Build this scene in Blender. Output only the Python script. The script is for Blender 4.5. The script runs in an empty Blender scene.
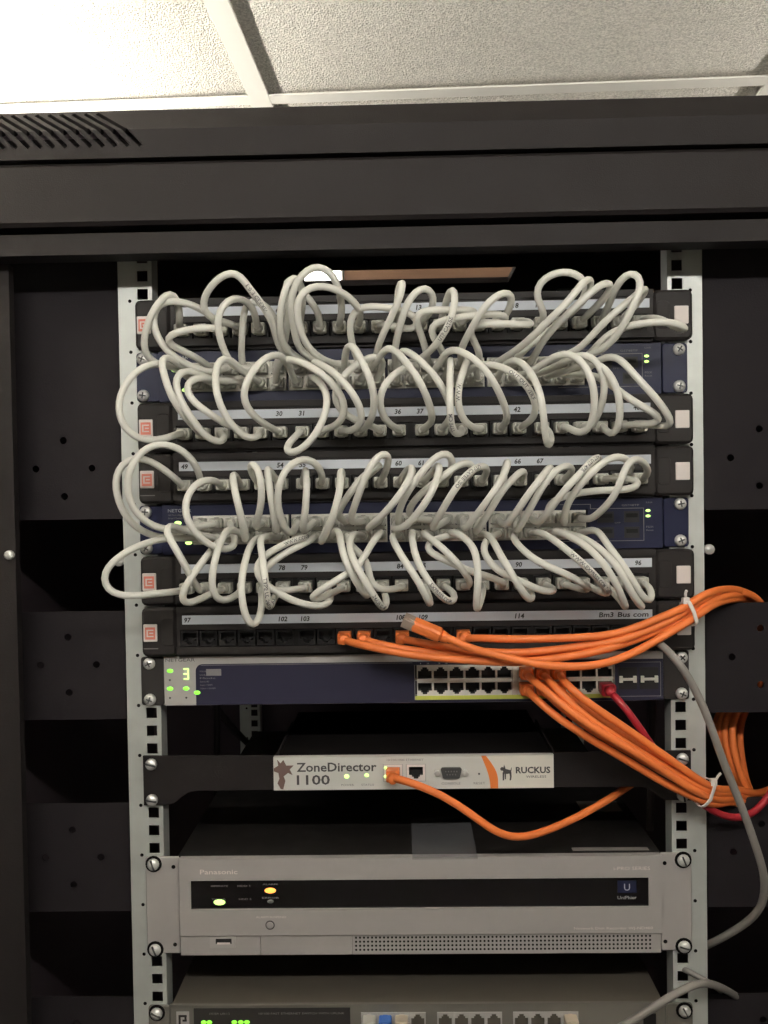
import bpy, bmesh, math, random
import numpy as np
from mathutils import Matrix, Vector

random.seed(4)
sc = bpy.context.scene
COL = sc.collection

# ------------------------------------------------------------------ camera
F = 939.0                                   # focal length in pixels of the 768x1024 frame
CAM = np.array([-.00772, -.8214, 1.70])
yaw, pitch, roll = [math.radians(a) for a in (-1.1444, -1.3198, -0.9025)]
cy, sy, cp, sp, cr, sr = math.cos(yaw), math.sin(yaw), math.cos(pitch), math.sin(pitch), math.cos(roll), math.sin(roll)
fw = np.array([sy*cp, cy*cp, sp]); rt = np.array([cy, -sy, 0.]); up = np.cross(rt, fw)
RT, UP = rt*cr + up*sr, -rt*sr + up*cr
cam = bpy.data.cameras.new('camera'); camo = bpy.data.objects.new('camera', cam); COL.objects.link(camo)
cam.sensor_fit = 'VERTICAL'; cam.sensor_height = 24.0; cam.lens = 24.0*F/1024; cam.clip_start = .02
M = Matrix.Identity(4)
for i in range(3):
    M[i][0], M[i][1], M[i][2], M[i][3] = RT[i], UP[i], -fw[i], CAM[i]
camo.matrix_world = M
sc.camera = camo

# ------------------------------------------------------------------ world, exposure
w = bpy.data.worlds.new('world'); sc.world = w; w.use_nodes = True
w.node_tree.nodes['Background'].inputs[0].default_value = (.9, .85, .8, 1)
w.node_tree.nodes['Background'].inputs[1].default_value = .02
sc.view_settings.view_transform = 'Standard'; sc.view_settings.look = 'None'
sc.view_settings.exposure = 0.0; sc.view_settings.gamma = 1.0; sc.view_settings.use_curve_mapping = False
TUBE_A, TUBE_B, TUBE_FILL, LENS_W = 310.0, 68.0, 400.0, 4.0    # brightness of the lamps

Z0 = 1.70 + .16847                          # top edge of the uppermost rack unit
U = .04445
CEIL = 2.17

def on_y(px, py, Y):
    """world point at depth plane Y seen at a photo pixel (used to trace the loose cables)"""
    d = fw + RT*((px-384)/F) + UP*((512-py)/F)
    return CAM + d*((Y-CAM[1])/d[1])

# ------------------------------------------------------------------ materials
MATS = {}
def mat(name, col, rough=.5, metal=0., emit=None, estr=0., nscale=0, namt=0., bump=0., bscale=200, trans=0., alpha=1., spec=.5, coat=0.):
    if name in MATS: return MATS[name]
    m = bpy.data.materials.new(name); m.use_nodes = True; MATS[name] = m
    nt = m.node_tree; b = nt.nodes['Principled BSDF']
    b.inputs['Base Color'].default_value = (*col, 1); b.inputs['Roughness'].default_value = rough
    b.inputs['Metallic'].default_value = metal; b.inputs['Specular IOR Level'].default_value = spec
    b.inputs['Transmission Weight'].default_value = trans; b.inputs['Alpha'].default_value = alpha
    b.inputs['Coat Weight'].default_value = coat
    if emit:
        b.inputs['Emission Color'].default_value = (*emit, 1); b.inputs['Emission Strength'].default_value = estr
    tc = nt.nodes.new('ShaderNodeTexCoord')
    if namt:
        n = nt.nodes.new('ShaderNodeTexNoise'); n.inputs['Scale'].default_value = nscale; n.inputs['Detail'].default_value = 5
        r = nt.nodes.new('ShaderNodeMapRange'); r.inputs[3].default_value = 1-namt; r.inputs[4].default_value = 1+namt
        x = nt.nodes.new('ShaderNodeMix'); x.data_type = 'RGBA'; x.blend_type = 'MULTIPLY'; x.inputs[0].default_value = 1
        x.inputs[6].default_value = (*col, 1)
        nt.links.new(tc.outputs['Object'], n.inputs['Vector']); nt.links.new(n.outputs[0], r.inputs[0])
        nt.links.new(r.outputs[0], x.inputs[7]); nt.links.new(x.outputs[2], b.inputs['Base Color'])
        r2 = nt.nodes.new('ShaderNodeMapRange'); r2.inputs[3].default_value = max(.02, rough-.12); r2.inputs[4].default_value = min(1, rough+.12)
        nt.links.new(n.outputs[0], r2.inputs[0]); nt.links.new(r2.outputs[0], b.inputs['Roughness'])
    if bump:
        n = nt.nodes.new('ShaderNodeTexNoise'); n.inputs['Scale'].default_value = bscale; n.inputs['Detail'].default_value = 3
        bp = nt.nodes.new('ShaderNodeBump'); bp.inputs['Strength'].default_value = bump; bp.inputs['Distance'].default_value = .002
        nt.links.new(tc.outputs['Object'], n.inputs['Vector']); nt.links.new(n.outputs[0], bp.inputs['Height'])
        nt.links.new(bp.outputs[0], b.inputs['Normal'])
    return m

mat('cabinet_paint', (.0150, .0122, .0122), .62, nscale=30, namt=.12, bump=.12, bscale=900, spec=.22)
mat('cabinet_inside', (.070, .055, .062), .8, nscale=20, namt=.15, spec=.1)
mat('plate_paint', (.0150, .0122, .0142), .7, nscale=40, namt=.12, bump=.1, bscale=700, spec=.2)
mat('galvanised', (.60, .62, .59), .5, .45, nscale=60, namt=.14)
mat('mark_black', (.008, .007, .007), .8, spec=.05)
mat('panel_plastic', (.021, .0180, .0175), .55, nscale=80, namt=.1, spec=.25)
mat('panel_dark', (.009, .008, .008), .6, spec=.2)
mat('jack_black', (.012, .011, .011), .5, spec=.25)
mat('strip_paper', (.58, .61, .66), .7, nscale=25, namt=.06)
mat('ink', (.03, .028, .03), .8)
mat('tag_white', (.75, .68, .64), .55)
mat('tag_red', (.72, .22, .16), .55)
mat('switch_navy', (.014, .0165, .046), .42, nscale=60, namt=.1, spec=.3)
mat('switch_navy_light', (.026, .025, .048), .42, nscale=60, namt=.08, spec=.3)
mat('port_frame', (.74, .72, .66), .5)
mat('port_inside', (.012, .011, .011), .6)
mat('screw_metal', (.82, .81, .78), .35, .5, nscale=300, namt=.1)
mat('screw_slot', (.06, .06, .06), .6)
mat('print_white', (.50, .50, .50), .7)
mat('print_grey', (.22, .21, .21), .7)
mat('silver_plastic', (.47, .45, .43), .5, .15, nscale=90, namt=.05)
mat('recorder_silver', (.43, .405, .390), .48, .2, nscale=120, namt=.05)
mat('recorder_top', (.018, .016, .015), .5, .2, nscale=40, namt=.15, spec=.25)
mat('glossy_black', (.006, .005, .006), .12, spec=.35)
mat('controller_white', (.62, .61, .57), .5, nscale=60, namt=.03)
mat('controller_cream', (.74, .71, .63), .5, nscale=60, namt=.03)
mat('controller_orange', (.80, .22, .05), .5)
mat('text_dark', (.07, .065, .065), .7)
mat('emblem_brown', (.16, .10, .085), .7)
mat('yellow_green', (.55, .58, .10), .6)
mat('led_green', (.1, .5, .05), .3, emit=(.30, 1., .06), estr=1.3)
mat('led_bright', (.4, .6, .2), .3, emit=(.62, 1., .26), estr=1.7)
mat('led_amber', (.7, .3, .05), .3, emit=(1., .36, .07), estr=1.9)
mat('cable_white', (.70, .69, .63), .42, nscale=200, namt=.04)
mat('plug_white', (.50, .49, .44), .4, nscale=200, namt=.05, spec=.5)
mat('cable_ink', (.13, .13, .13), .8)
mat('cable_orange', (.80, .195, .045), .5, nscale=150, namt=.06)
mat('cable_orange_dark', (.72, .165, .04), .5)
mat('plug_clear', (.62, .50, .42), .18, trans=.45)
mat('cable_red', (.33, .012, .022), .45, nscale=150, namt=.06)
mat('cable_grey', (.22, .205, .19), .5, nscale=150, namt=.06)
mat('cable_black', (.05, .04, .04), .5)
mat('plug_blue', (.04, .13, .42), .4)
mat('plug_beige', (.55, .47, .36), .45)
mat('tie_white', (.82, .76, .72), .4)
mat('tape_clear', (.50, .50, .52), .25, alpha=.14)
mat('label_grey', (.22, .20, .185), .6)
mat('unit_grey', (.165, .155, .135), .5, .15, nscale=60, namt=.08)
mat('unit_dark', (.030, .027, .026), .5, spec=.3)
mat('unit_top', (.12, .105, .085), .5, .25, nscale=60, namt=.1)
mat('tbar_paint', (.70, .68, .62), .5)
mat('wall_paint', (.42, .40, .37), .8, nscale=6, namt=.04)
mat('floor_vinyl', (.16, .15, .14), .5, nscale=9, namt=.12)
mat('plywood', (.13, .065, .032), .6, nscale=14, namt=.2)
mat('tube_a', (.9, .9, .88), .4, emit=(1., .955, .875), estr=TUBE_A)
mat('tube_fill', (.9, .9, .88), .4, emit=(1., .955, .875), estr=TUBE_FILL)
mat('tube_b', (.9, .9, .88), .4, emit=(1., .965, .90), estr=TUBE_B)
mat('lens_w', (.9, .9, .88), .4, emit=(1., .96, .88), estr=LENS_W)

def tile_material():
    m = bpy.data.materials.new('mineral_tile'); m.use_nodes = True; MATS['mineral_tile'] = m
    nt = m.node_tree; b = nt.nodes['Principled BSDF']; b.inputs['Roughness'].default_value = .9
    tc = nt.nodes.new('ShaderNodeTexCoord')
    v = nt.nodes.new('ShaderNodeTexVoronoi'); v.inputs['Scale'].default_value = 480
    n = nt.nodes.new('ShaderNodeTexNoise'); n.inputs['Scale'].default_value = 400; n.inputs['Detail'].default_value = 4; n.inputs['Roughness'].default_value = .65
    mx = nt.nodes.new('ShaderNodeMath'); mx.operation = 'ADD'
    cr_ = nt.nodes.new('ShaderNodeValToRGB')
    cr_.color_ramp.elements[0].position = .32; cr_.color_ramp.elements[0].color = (.50, .47, .40, 1)
    cr_.color_ramp.elements[1].position = .62; cr_.color_ramp.elements[1].color = (.90, .86, .77, 1)
    bp = nt.nodes.new('ShaderNodeBump'); bp.inputs['Strength'].default_value = 1.0; bp.inputs['Distance'].default_value = .004
    nt.links.new(tc.outputs['Object'], v.inputs['Vector']); nt.links.new(tc.outputs['Object'], n.inputs['Vector'])
    nt.links.new(v.outputs['Distance'], mx.inputs[0]); nt.links.new(n.outputs[0], mx.inputs[1])
    nt.links.new(n.outputs[0], cr_.inputs[0]); nt.links.new(cr_.outputs[0], b.inputs['Base Color'])
    nt.links.new(mx.outputs[0], bp.inputs['Height']); nt.links.new(bp.outputs[0], b.inputs['Normal'])
tile_material()

# ------------------------------------------------------------------ builders
ORI = {}                                   # world origin of every parent
def origin(o): return ORI.get(o.name, Vector((0, 0, 0)))
def tag(o, label=None, cat=None, group=None, kind=None):
    if label: o['label'] = label
    if cat: o['category'] = cat
    if group: o['group'] = group
    if kind: o['kind'] = kind
    return o
def empty(name, loc, label=None, cat=None, group=None, kind=None):
    o = bpy.data.objects.new(name, None); COL.objects.link(o); o.location = loc; o.empty_display_size = .02
    ORI[o.name] = Vector(loc)
    return tag(o, label, cat, group, kind)
def put(name, me, parent=None, loc=(0, 0, 0)):
    """link an object that shares mesh data, at a world position (no rotation)"""
    o = bpy.data.objects.new(name, me); COL.objects.link(o)
    L = Vector(loc)
    if parent is not None:
        o.parent = parent; o.location = L - origin(parent)
    else:
        o.location = L
    ORI[o.name] = L
    return o

class MB:
    def __init__(s): s.v = []; s.f = []; s.mi = []; s.sm = []
    def add(s, vs, fs, mi=0, smooth=False):
        n = len(s.v); s.v += [tuple(p) for p in vs]
        for f in fs: s.f.append([i+n for i in f]); s.mi.append(mi); s.sm.append(smooth)
        return s
    def box(s, x0, x1, y0, y1, z0, z1, mi=0):
        x0, x1 = sorted((x0, x1)); y0, y1 = sorted((y0, y1)); z0, z1 = sorted((z0, z1))
        return s.add([(x0,y0,z0),(x1,y0,z0),(x1,y1,z0),(x0,y1,z0),(x0,y0,z1),(x1,y0,z1),(x1,y1,z1),(x0,y1,z1)],
              [(0,3,2,1),(4,5,6,7),(0,1,5,4),(1,2,6,5),(2,3,7,6),(3,0,4,7)], mi)
    def rbox(s, x0, x1, y0, y1, z0, z1, r, mi=0, seg=3):
        """box along y with rounded corners in xz and a small chamfer at the front (y0) edge"""
        pts = []
        for (cx, cz, a0) in ((x1-r, z1-r, 0), (x0+r, z1-r, 90), (x0+r, z0+r, 180), (x1-r, z0+r, 270)):
            for k in range(seg+1):
                a = math.radians(a0+90*k/seg); pts.append((cx, cz, math.cos(a), math.sin(a)))
        n = len(pts); c = min(r*.5, abs(y1-y0)*.3); vs = []
        for (cx, cz, ca, sa) in pts: vs.append((cx+(r-c)*ca, y0, cz+(r-c)*sa))
        for (cx, cz, ca, sa) in pts: vs.append((cx+r*ca, y0+c, cz+r*sa))
        for (cx, cz, ca, sa) in pts: vs.append((cx+r*ca, y1, cz+r*sa))
        fs = [list(range(n))[::1], list(range(2*n, 3*n))[::-1]]
        for l in (0, 1):
            for i in range(n):
                j = (i+1) % n
                fs.append((l*n+i, (l+1)*n+i, (l+1)*n+j, l*n+j))
        return s.add(vs, fs, mi)
    def lathe_y(s, c, prof, seg=12, mi=0, smooth=True, sx=1., sz=1.):
        """prof: list of (radius, y offset) around the y axis through c"""
        vs = []; fs = []
        for (r, y) in prof:
            for k in range(seg):
                a = 2*math.pi*k/seg; vs.append((c[0]+r*sx*math.cos(a), c[1]+y, c[2]+r*sz*math.sin(a)))
        for l in range(len(prof)-1):
            for k in range(seg):
                j = (k+1) % seg; fs.append((l*seg+k, l*seg+j, (l+1)*seg+j, (l+1)*seg+k))
        fs.append(list(range(seg))[::-1]); fs.append([(len(prof)-1)*seg+k for k in range(seg)])
        return s.add(vs, fs, mi, smooth)
    def prism_x(s, prof, x0, x1, mi=0):
        n = len(prof)
        vs = [(x0, y, z) for y, z in prof]+[(x1, y, z) for y, z in prof]
        fs = [list(range(n))[::-1], list(range(n, 2*n))]
        for i in range(n):
            j = (i+1) % n; fs.append((i, j, n+j, n+i))
        return s.add(vs, fs, mi)
    def poly_y(s, pts, y0, y1, mi=0):
        n = len(pts)
        vs = [(x, y0, z) for x, z in pts]+[(x, y1, z) for x, z in pts]
        fs = [list(range(n)), list(range(n, 2*n))[::-1]]
        for i in range(n):
            j = (i+1) % n; fs.append((i, n+i, n+j, j))
        return s.add(vs, fs, mi)
    def window_plate(s, x0, x1, z0, z1, y0, y1, win, mi=0):
        a, b, c, d = win
        s.box(x0, a, y0, y1, z0, z1, mi); s.box(b, x1, y0, y1, z0, z1, mi)
        s.box(a, b, y0, y1, z0, c, mi); s.box(a, b, y0, y1, d, z1, mi)
        return s
    def mesh(s, name, mats, off=(0, 0, 0)):
        me = bpy.data.meshes.new(name)
        me.from_pydata([(x-off[0], y-off[1], z-off[2]) for x, y, z in s.v], [], s.f)
        for m in ([mats] if isinstance(mats, str) else mats): me.materials.append(MATS[m])
        me.polygons.foreach_set('material_index', s.mi); me.polygons.foreach_set('use_smooth', s.sm)
        bm = bmesh.new(); bm.from_mesh(me); bmesh.ops.recalc_face_normals(bm, faces=bm.faces); bm.to_mesh(me); bm.free()
        return me
    def build(s, name, mats, parent=None, label=None, loc=None):
        L = Vector(loc) if loc is not None else (origin(parent) if parent is not None else Vector((0, 0, 0)))
        o = put(name, s.mesh(name, mats, L), parent, L)
        if label: o['label'] = label
        return o

def part(name, m, parent, *boxes, label=None):
    b = MB()
    for x in boxes: b.box(*x)
    return b.build(name, m, parent, label)

TXT = {}
def text_mesh(s, m, shear=0., bold=0.):
    key = (s, m, shear, bold)
    if key not in TXT:
        cu = bpy.data.curves.new('t', 'FONT'); cu.body = s; cu.shear = shear; cu.offset = bold; cu.resolution_u = 2
        o = bpy.data.objects.new('t', cu); COL.objects.link(o)
        dg = bpy.context.evaluated_depsgraph_get()
        me = bpy.data.meshes.new_from_object(o.evaluated_get(dg))
        bpy.data.objects.remove(o); bpy.data.curves.remove(cu)
        v = np.array([p.co[:] for p in me.vertices])
        lo, hi = v.min(0), v.max(0)
        TXT[key] = (v, [list(p.vertices) for p in me.polygons], lo, hi)
        bpy.data.meshes.remove(me)
    return TXT[key]
def text(s, x, z, h, y, m, parent, width=None, name='lettering', align='L', shear=0., bold=0., wob=0.):
    """flat print in the xz plane facing the viewer; x,z = lower left (or centre) of the ink box, h its height"""
    v, f, lo, hi = text_mesh(s, m, shear, bold)
    k = h/(hi[1]-lo[1]); kx = k if width is None else width/(hi[0]-lo[0])
    W_ = (hi[0]-lo[0])*kx; x0 = x-(W_/2 if align == 'C' else 0)
    vs = [(x0+(p[0]-lo[0])*kx, y, z+(p[1]-lo[1])*k + wob*math.sin(40*p[0])) for p in v]
    return MB().add(vs, f).build(name, m, parent)

def boolean(o, cutter_mb):
    c = cutter_mb.build('cutter', 'mark_black')
    md = o.modifiers.new('b', 'BOOLEAN'); md.object = c; md.operation = 'DIFFERENCE'; md.solver = 'EXACT'; md.use_self = True
    if o.parent is None: c.location = c.location
    bpy.context.view_layer.update()
    dg = bpy.context.evaluated_depsgraph_get()
    me = bpy.data.meshes.new_from_object(o.evaluated_get(dg))
    o.modifiers.remove(md); old = o.data; o.data = me
    bpy.data.objects.remove(c)
    return o

# ------------------------------------------------------------------ the room
XL, XR, YF, YB = -1.9, 1.9, -2.7, 1.10
o = tag(MB().box(XL, XR, YF, YB, -.05, 0).build('floor', 'floor_vinyl'), kind='structure')
o = tag(MB().box(XL, XR, YB, YB+.08, 0, 2.5).build('wall_back', 'wall_paint'), kind='structure')
o = tag(MB().box(XL, XR, YF-.08, YF, 0, 2.5).build('wall_front', 'wall_paint'), kind='structure')
o = tag(MB().box(XL-.08, XL, YF, YB, 0, 2.5).build('wall_left', 'wall_paint'), kind='structure')
o = tag(MB().box(XR, XR+.08, YF, YB, 0, 2.5).build('wall_right', 'wall_paint'), kind='structure')
ceil = empty('ceiling', (-.1712, .3140, CEIL), kind='structure')
ceil.rotation_euler.z = math.radians(-1.9)
G = .61
tile_me = MB().box(.004, G-.004, .004, G-.004, .006, .020).mesh('ceiling_tile', 'mineral_tile')
def child(name, me, parent, loc):
    o = bpy.data.objects.new(name, me); COL.objects.link(o); o.parent = parent; o.location = loc; ORI[o.name] = origin(parent); return o
for i in range(-3, 4):
    for j in range(-5, 2):
        if XL < -.176+i*G+G/2 < XR+.25 and YF-.25 < .3+j*G+G/2 < YB+.2:
            child('ceiling_tile', tile_me, ceil, (i*G, j*G, 0))
bar_long = MB().box(-.012, .012, -5.1*G, 1.5*G, 0, .0025).box(-.003, .003, -5.1*G, 1.5*G, .0025, .03).mesh('ceiling_bar', 'tbar_paint')
bar_cross = MB().box(.012, G-.012, -.012, .012, .0003, .0022).box(.012, G-.012, -.003, .003, .0022, .03).mesh('ceiling_bar', 'tbar_paint')
for i in range(-3, 5):
    if XL < -.176+i*G < XR: child('ceiling_bar', bar_long, ceil, (i*G, 0, 0))
for i in range(-3, 4):
    for j in range(-5, 2):
        if XL < -.176+i*G+G/2 < XR+.2: child('ceiling_bar', bar_cross, ceil, (i*G, j*G, 0))
o = child('ceiling_slab', MB().box(-3, 3, -4, 1.6, .12, .16).mesh('ceiling_slab', 'wall_paint'), ceil, (0, 0, 0))
# fluorescent battens under the ceiling, the right-hand uplight being an added fill
def batten(x, y, rz, m, label, DROP, tray, L=1.2):
    r = empty('fluorescent_batten', (x, y, CEIL), label, 'ceiling light'); r.rotation_euler.z = rz
    def tube(z):
        b = MB().lathe_y((0, -L/2, z), [(.008, 0), (.013, .004), (.013, L-.004), (.008, L)], 14)
        return b
    child('spine', MB().prism_x([(-.03, -.001), (.03, -.001), (.022, -.045), (-.022, -.045)], -L/2-.03, L/2+.03).mesh('spine', 'tbar_paint'), r, (0, 0, 0)).rotation_euler.z = math.pi/2
    for e in (-1, 1):
        child('lamp_holder', MB().box(-.012, .012, -.008, .008, -DROP-.02, -.045).mesh('lamp_holder', 'tbar_paint'), r, (0, e*(L/2+.008), 0))
    if tray:      # opaque tray added to keep the tube's direct light off the rack
        t = [(-.045, -DROP+.012), (-.025, -DROP-.022), (.025, -DROP-.022), (.045, -DROP+.012), (.043, -DROP+.012), (.024, -DROP-.020), (-.024, -DROP-.020), (-.043, -DROP+.012)]
        child('light_shield', MB().prism_x(t, -L/2-.016, L/2+.016).mesh('light_shield', 'tbar_paint'), r, (0, 0, 0)).rotation_euler.z = math.pi/2
    child('tube', tube(-DROP).mesh('tube', m), r, (0, 0, 0))
    return r
batten(-.72, .10, 0, 'tube_a', 'pendant fluorescent uplight hanging left of the rack', .21, True)
batten(1.20, .20, 0, 'tube_fill', 'added unseen fill uplight hanging right of the rack', .21, True)  # unseen fill lamp, added to brighten the right side of the ceiling
batten(.05, -.90, math.pi/2, 'tube_b', 'bare fluorescent batten under the ceiling above the viewer', .085, False)
# behind the rack: brown plywood board on the back wall and a small batten lamp beside it
tag(MB().box(-.118, .62, YB-.018, YB-.0005, .6, 2.163).build('plywood_board', 'plywood'), 'brown plywood board on the back wall seen through roof slot', 'board')
r = empty('wall_lamp', (-.34, YB, 2.07), 'small white lamp glowing behind the rack beside plywood board', 'lamp')
part('lamp_body', 'tbar_paint', r, (-.52, -.122, YB-.03, YB-.0005, 2.06, 2.16))
part('diffuser', 'lens_w', r, (-.515, -.125, YB-.045, YB-.03, 2.062, 2.158))

# ------------------------------------------------------------------ the cabinet
cab = empty('server_cabinet', (0, 0, 0), 'dark charcoal open-front server cabinet with galvanised mounting rails', 'cabinet')
CX, CYB = .40, .62
yf = -.070
cover = MB().prism_x([(yf, Z0+.100), (yf, Z0+.1225), (yf+.019, Z0+.1450), (CYB, Z0+.1450), (CYB, Z0+.138), (yf+.024, Z0+.138), (yf+.008, Z0+.122), (yf+.008, Z0+.100)], -CX, CX).build('top_cover', 'cabinet_paint', cab)
cut = MB()
def slab(p0, p1, nrm, wid, dep):
    p0, p1, n = Vector(p0), Vector(p1), Vector(nrm).normalized()
    d = (p1-p0).normalized(); t = d.cross(n).normalized()*wid/2
    vs = []
    for s_ in (-1, 1):
        for p in (p0, p1):
            for q in (-1, 1): vs.append(p+t*q+n*dep*s_)
    cut.add(vs, [(0, 1, 3, 2), (4, 6, 7, 5), (0, 4, 5, 1), (2, 3, 7, 6), (0, 2, 6, 4), (1, 5, 7, 3)])
for sgn in (1,):
    for k in range(15):
        xb = -.2245-k*.0100
        if xb-.03 < -CX+.008: continue
        slab((sgn*xb-0.0005*sgn, yf, Z0+.1230), (sgn*(xb+.0125), yf, Z0+.1095), (0, 1, 0), .0034, .0095)
        slab((sgn*xb+.0002*sgn, yf, Z0+.1222), (sgn*(xb-.027), yf+.0165, Z0+.1418), (0, 1, -.85), .0034, .0095)
boolean(cover, cut)
part('header_gap_shade', 'mark_black', cab, (-CX, CX, yf+.010, yf+.03, Z0+.088, Z0+.1195))  # near-black filler, puts the shade of the gap under the cover into colour
hd = MB().prism_x([(yf+.001, Z0+.0945), (yf+.001, Z0+.0505), (yf+.004, Z0+.0475), (yf+.03, Z0+.0475), (yf+.03, Z0+.0975), (yf+.004, Z0+.0975)], -CX, CX).build('header', 'cabinet_paint', cab)
part('header_lip', 'cabinet_paint', cab, (-CX, CX, yf+.009, yf+.034, Z0+.0262, Z0+.0432))
for s_ in (-1, 1): part('roof_rail', 'cabinet_inside', cab, (s_*CX, s_*.24, yf+.035, CYB, Z0+.128, Z0+.137))
# the roof panel has a cable slot near the rear
SX0, SX1, SY0, SY1 = -.143, .148, .440, .532
part('roof_panel', 'plate_paint', cab, (-.24, .24, yf+.035, SY0, Z0+.126, Z0+.134), (-.24, .24, SY1, CYB-.002, Z0+.126, Z0+.134),
     (-.24, SX0, SY0, SY1, Z0+.126, Z0+.134), (SX1, .24, SY0, SY1, Z0+.126, Z0+.134))
# matching cut-out in the cover above the slot
c2 = MB().box(SX0-.02, SX1+.02, SY0-.02, min(SY1+.14, CYB-.02), Z0+.13, Z0+.15)
boolean(cover, c2)
for s_ in (-1, 1):
    part('side_panel', 'cabinet_inside', cab, (s_*CX, s_*(CX-.0015), yf+.035, CYB, .06, Z0+.128))
    part('corner_post', 'cabinet_paint', cab, (s_*(CX-.002), s_*.3355, yf+.035, yf+.045, .06, Z0+.026))
part('rear_panel', 'cabinet_inside', cab, (-CX, CX, CYB-.0015, CYB, .06, Z0+.12))
part('base', 'cabinet_paint', cab, (-CX, CX, yf, CYB, 0, .06))
# rails with square holes at the rack spacing
def rail(side, y, name, full=True):
    b = MB(); xo, xi = .2540, .2240; h = .2325; q = .00475
    zt, zb = Z0+.122, .07
    zs = []
    k = -3
    while True:
        base = Z0-k*U
        if base < .12: break
        for off in (.00635, .022225, .0381):
            z = base-off
            if z < zt-.006: zs.append(z)
        k += 1
    t = .002
    S = lambda a, c_: (min(side*a, side*c_), max(side*a, side*c_))
    b.box(*S(xo, h+q), y, y+t, zb, zt); b.box(*S(h-q, xi), y, y+t, zb, zt)
    prev = zt
    for z in zs:
        b.box(*S(h-q, h+q), y, y+t, z+q, prev); prev = z-q
    b.box(*S(h-q, h+q), y, y+t, zb, prev)
    b.box(*S(xo, xo-.002), y+t, y+.045, zb, zt)                # return flange
    b.box(*S(xi, xi+.002), y+t, y+.02, zb, zt)
    o = b.build(name, 'galvanised', cab)
    m = MB()
    for k in range(0, 20):
        m.lathe_y((side*.2437, y, Z0-k*U+.0005), [(.0016, -.0002), (.0016, .0004)], 8, smooth=False)
    m.build('unit_marks', 'mark_black', o)
    return o
for s_ in (-1, 1):
    rail(s_, 0, 'mounting_rail'); rail(s_, .56, 'rear_rail')
# side plates between rail and cabinet wall, each with four holes
PX0, PX1 = .2565, .383
def plate(side, z0, z1, holes):
    b = MB().box(side*PX0, side*PX1, .006, .008, z0, z1)
    o = b.build('side_plate', 'plate_paint', cab)
    c = MB()
    for (x, z) in holes: c.lathe_y((x, .007, z), [(.0032, -.006), (.0032, .006)], 12, smooth=False)
    boolean(o, c)
    p = MB()
    S = lambda a, c_: (min(side*a, side*c_), max(side*a, side*c_))
    p.box(*S(PX0, PX1), .008, .022, z0, z0+.002).build('plate_flange', 'plate_paint', o)
    return o
hxL, hxR = -.3075, .3045
def dia(cx, zc): return [(cx, zc+.0248), (cx, zc-.0248), (cx-.025, zc), (cx+.025, zc)]
for (z0, z1, zc) in ((1.6785, 1.93, 1.7238), (1.5000, 1.5965, 1.5490), (1.3272, 1.4245, 1.3760), (1.153, 1.2492, 1.2010), (.98, 1.076, 1.028), (.805, .902, .853), (.2, .73, .5)):
    for s_ in (-1, 1): plate(s_, z0, z1, dia(hxL if s_ < 0 else hxR, zc))
for s_, px, py in ((1, 709, 549), (-1, 127, 561)):
    p = on_y(px, py, .004)
    MB().lathe_y((s_*.2585, 0, p[2]), [(.0045, -.001), (.0045, .003), (.003, .004), (.003, .014)], 10).build('bolt', 'screw_metal', cab)
p = on_y(10, 555, yf+.035)
MB().lathe_y((-.3402, yf+.035, p[2]), [(.002, -.004), (.004, -.003), (.0042, .001)], 10).build('bolt', 'screw_metal', cab)

# ------------------------------------------------------------------ shared small pieces
screw_me = MB().lathe_y((0, 0, 0), [(.0015, -.0042), (.0040, -.0034), (.0052, -.0016), (.0053, 0)], 14).mesh('screw', 'screw_metal')
cross_me = MB().box(-.0028, .0028, -.0044, -.0038, -.0006, .0006).box(-.0006, .0006, -.0044, -.0038, -.0028, .0028).mesh('cross_slot', 'screw_slot')
slot_me = MB().box(-.0046, .0046, -.0046, -.0034, -.0007, .0007).mesh('screw_slot', 'screw_slot')
washer_me = MB().lathe_y((0, 0, 0), [(.0072, -.0008), (.0074, 0)], 16, smooth=False).mesh('washer', 'mark_black')
def screw(x, y, z, parent, slot='cross', rot=0., washer=False):
    if washer: put('washer', washer_me, parent, (x, y, z)); y -= .0006
    o = put('screw', screw_me, parent, (x, y, z))
    c = put('screw_slot', cross_me if slot == 'cross' else slot_me, o, (x, y, z)); c.rotation_euler.y = rot
    return o
def ears_screws(k, kb, y, parent, **kw):
    for s_ in (-1, 1):
        screw(s_*.23255, y, Z0-k*U-.00635, parent, rot=random.uniform(0, 1.5), **kw)
        screw(s_*.23255, y, Z0-kb*U-.0381, parent, rot=random.uniform(0, 1.5), **kw)
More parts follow.
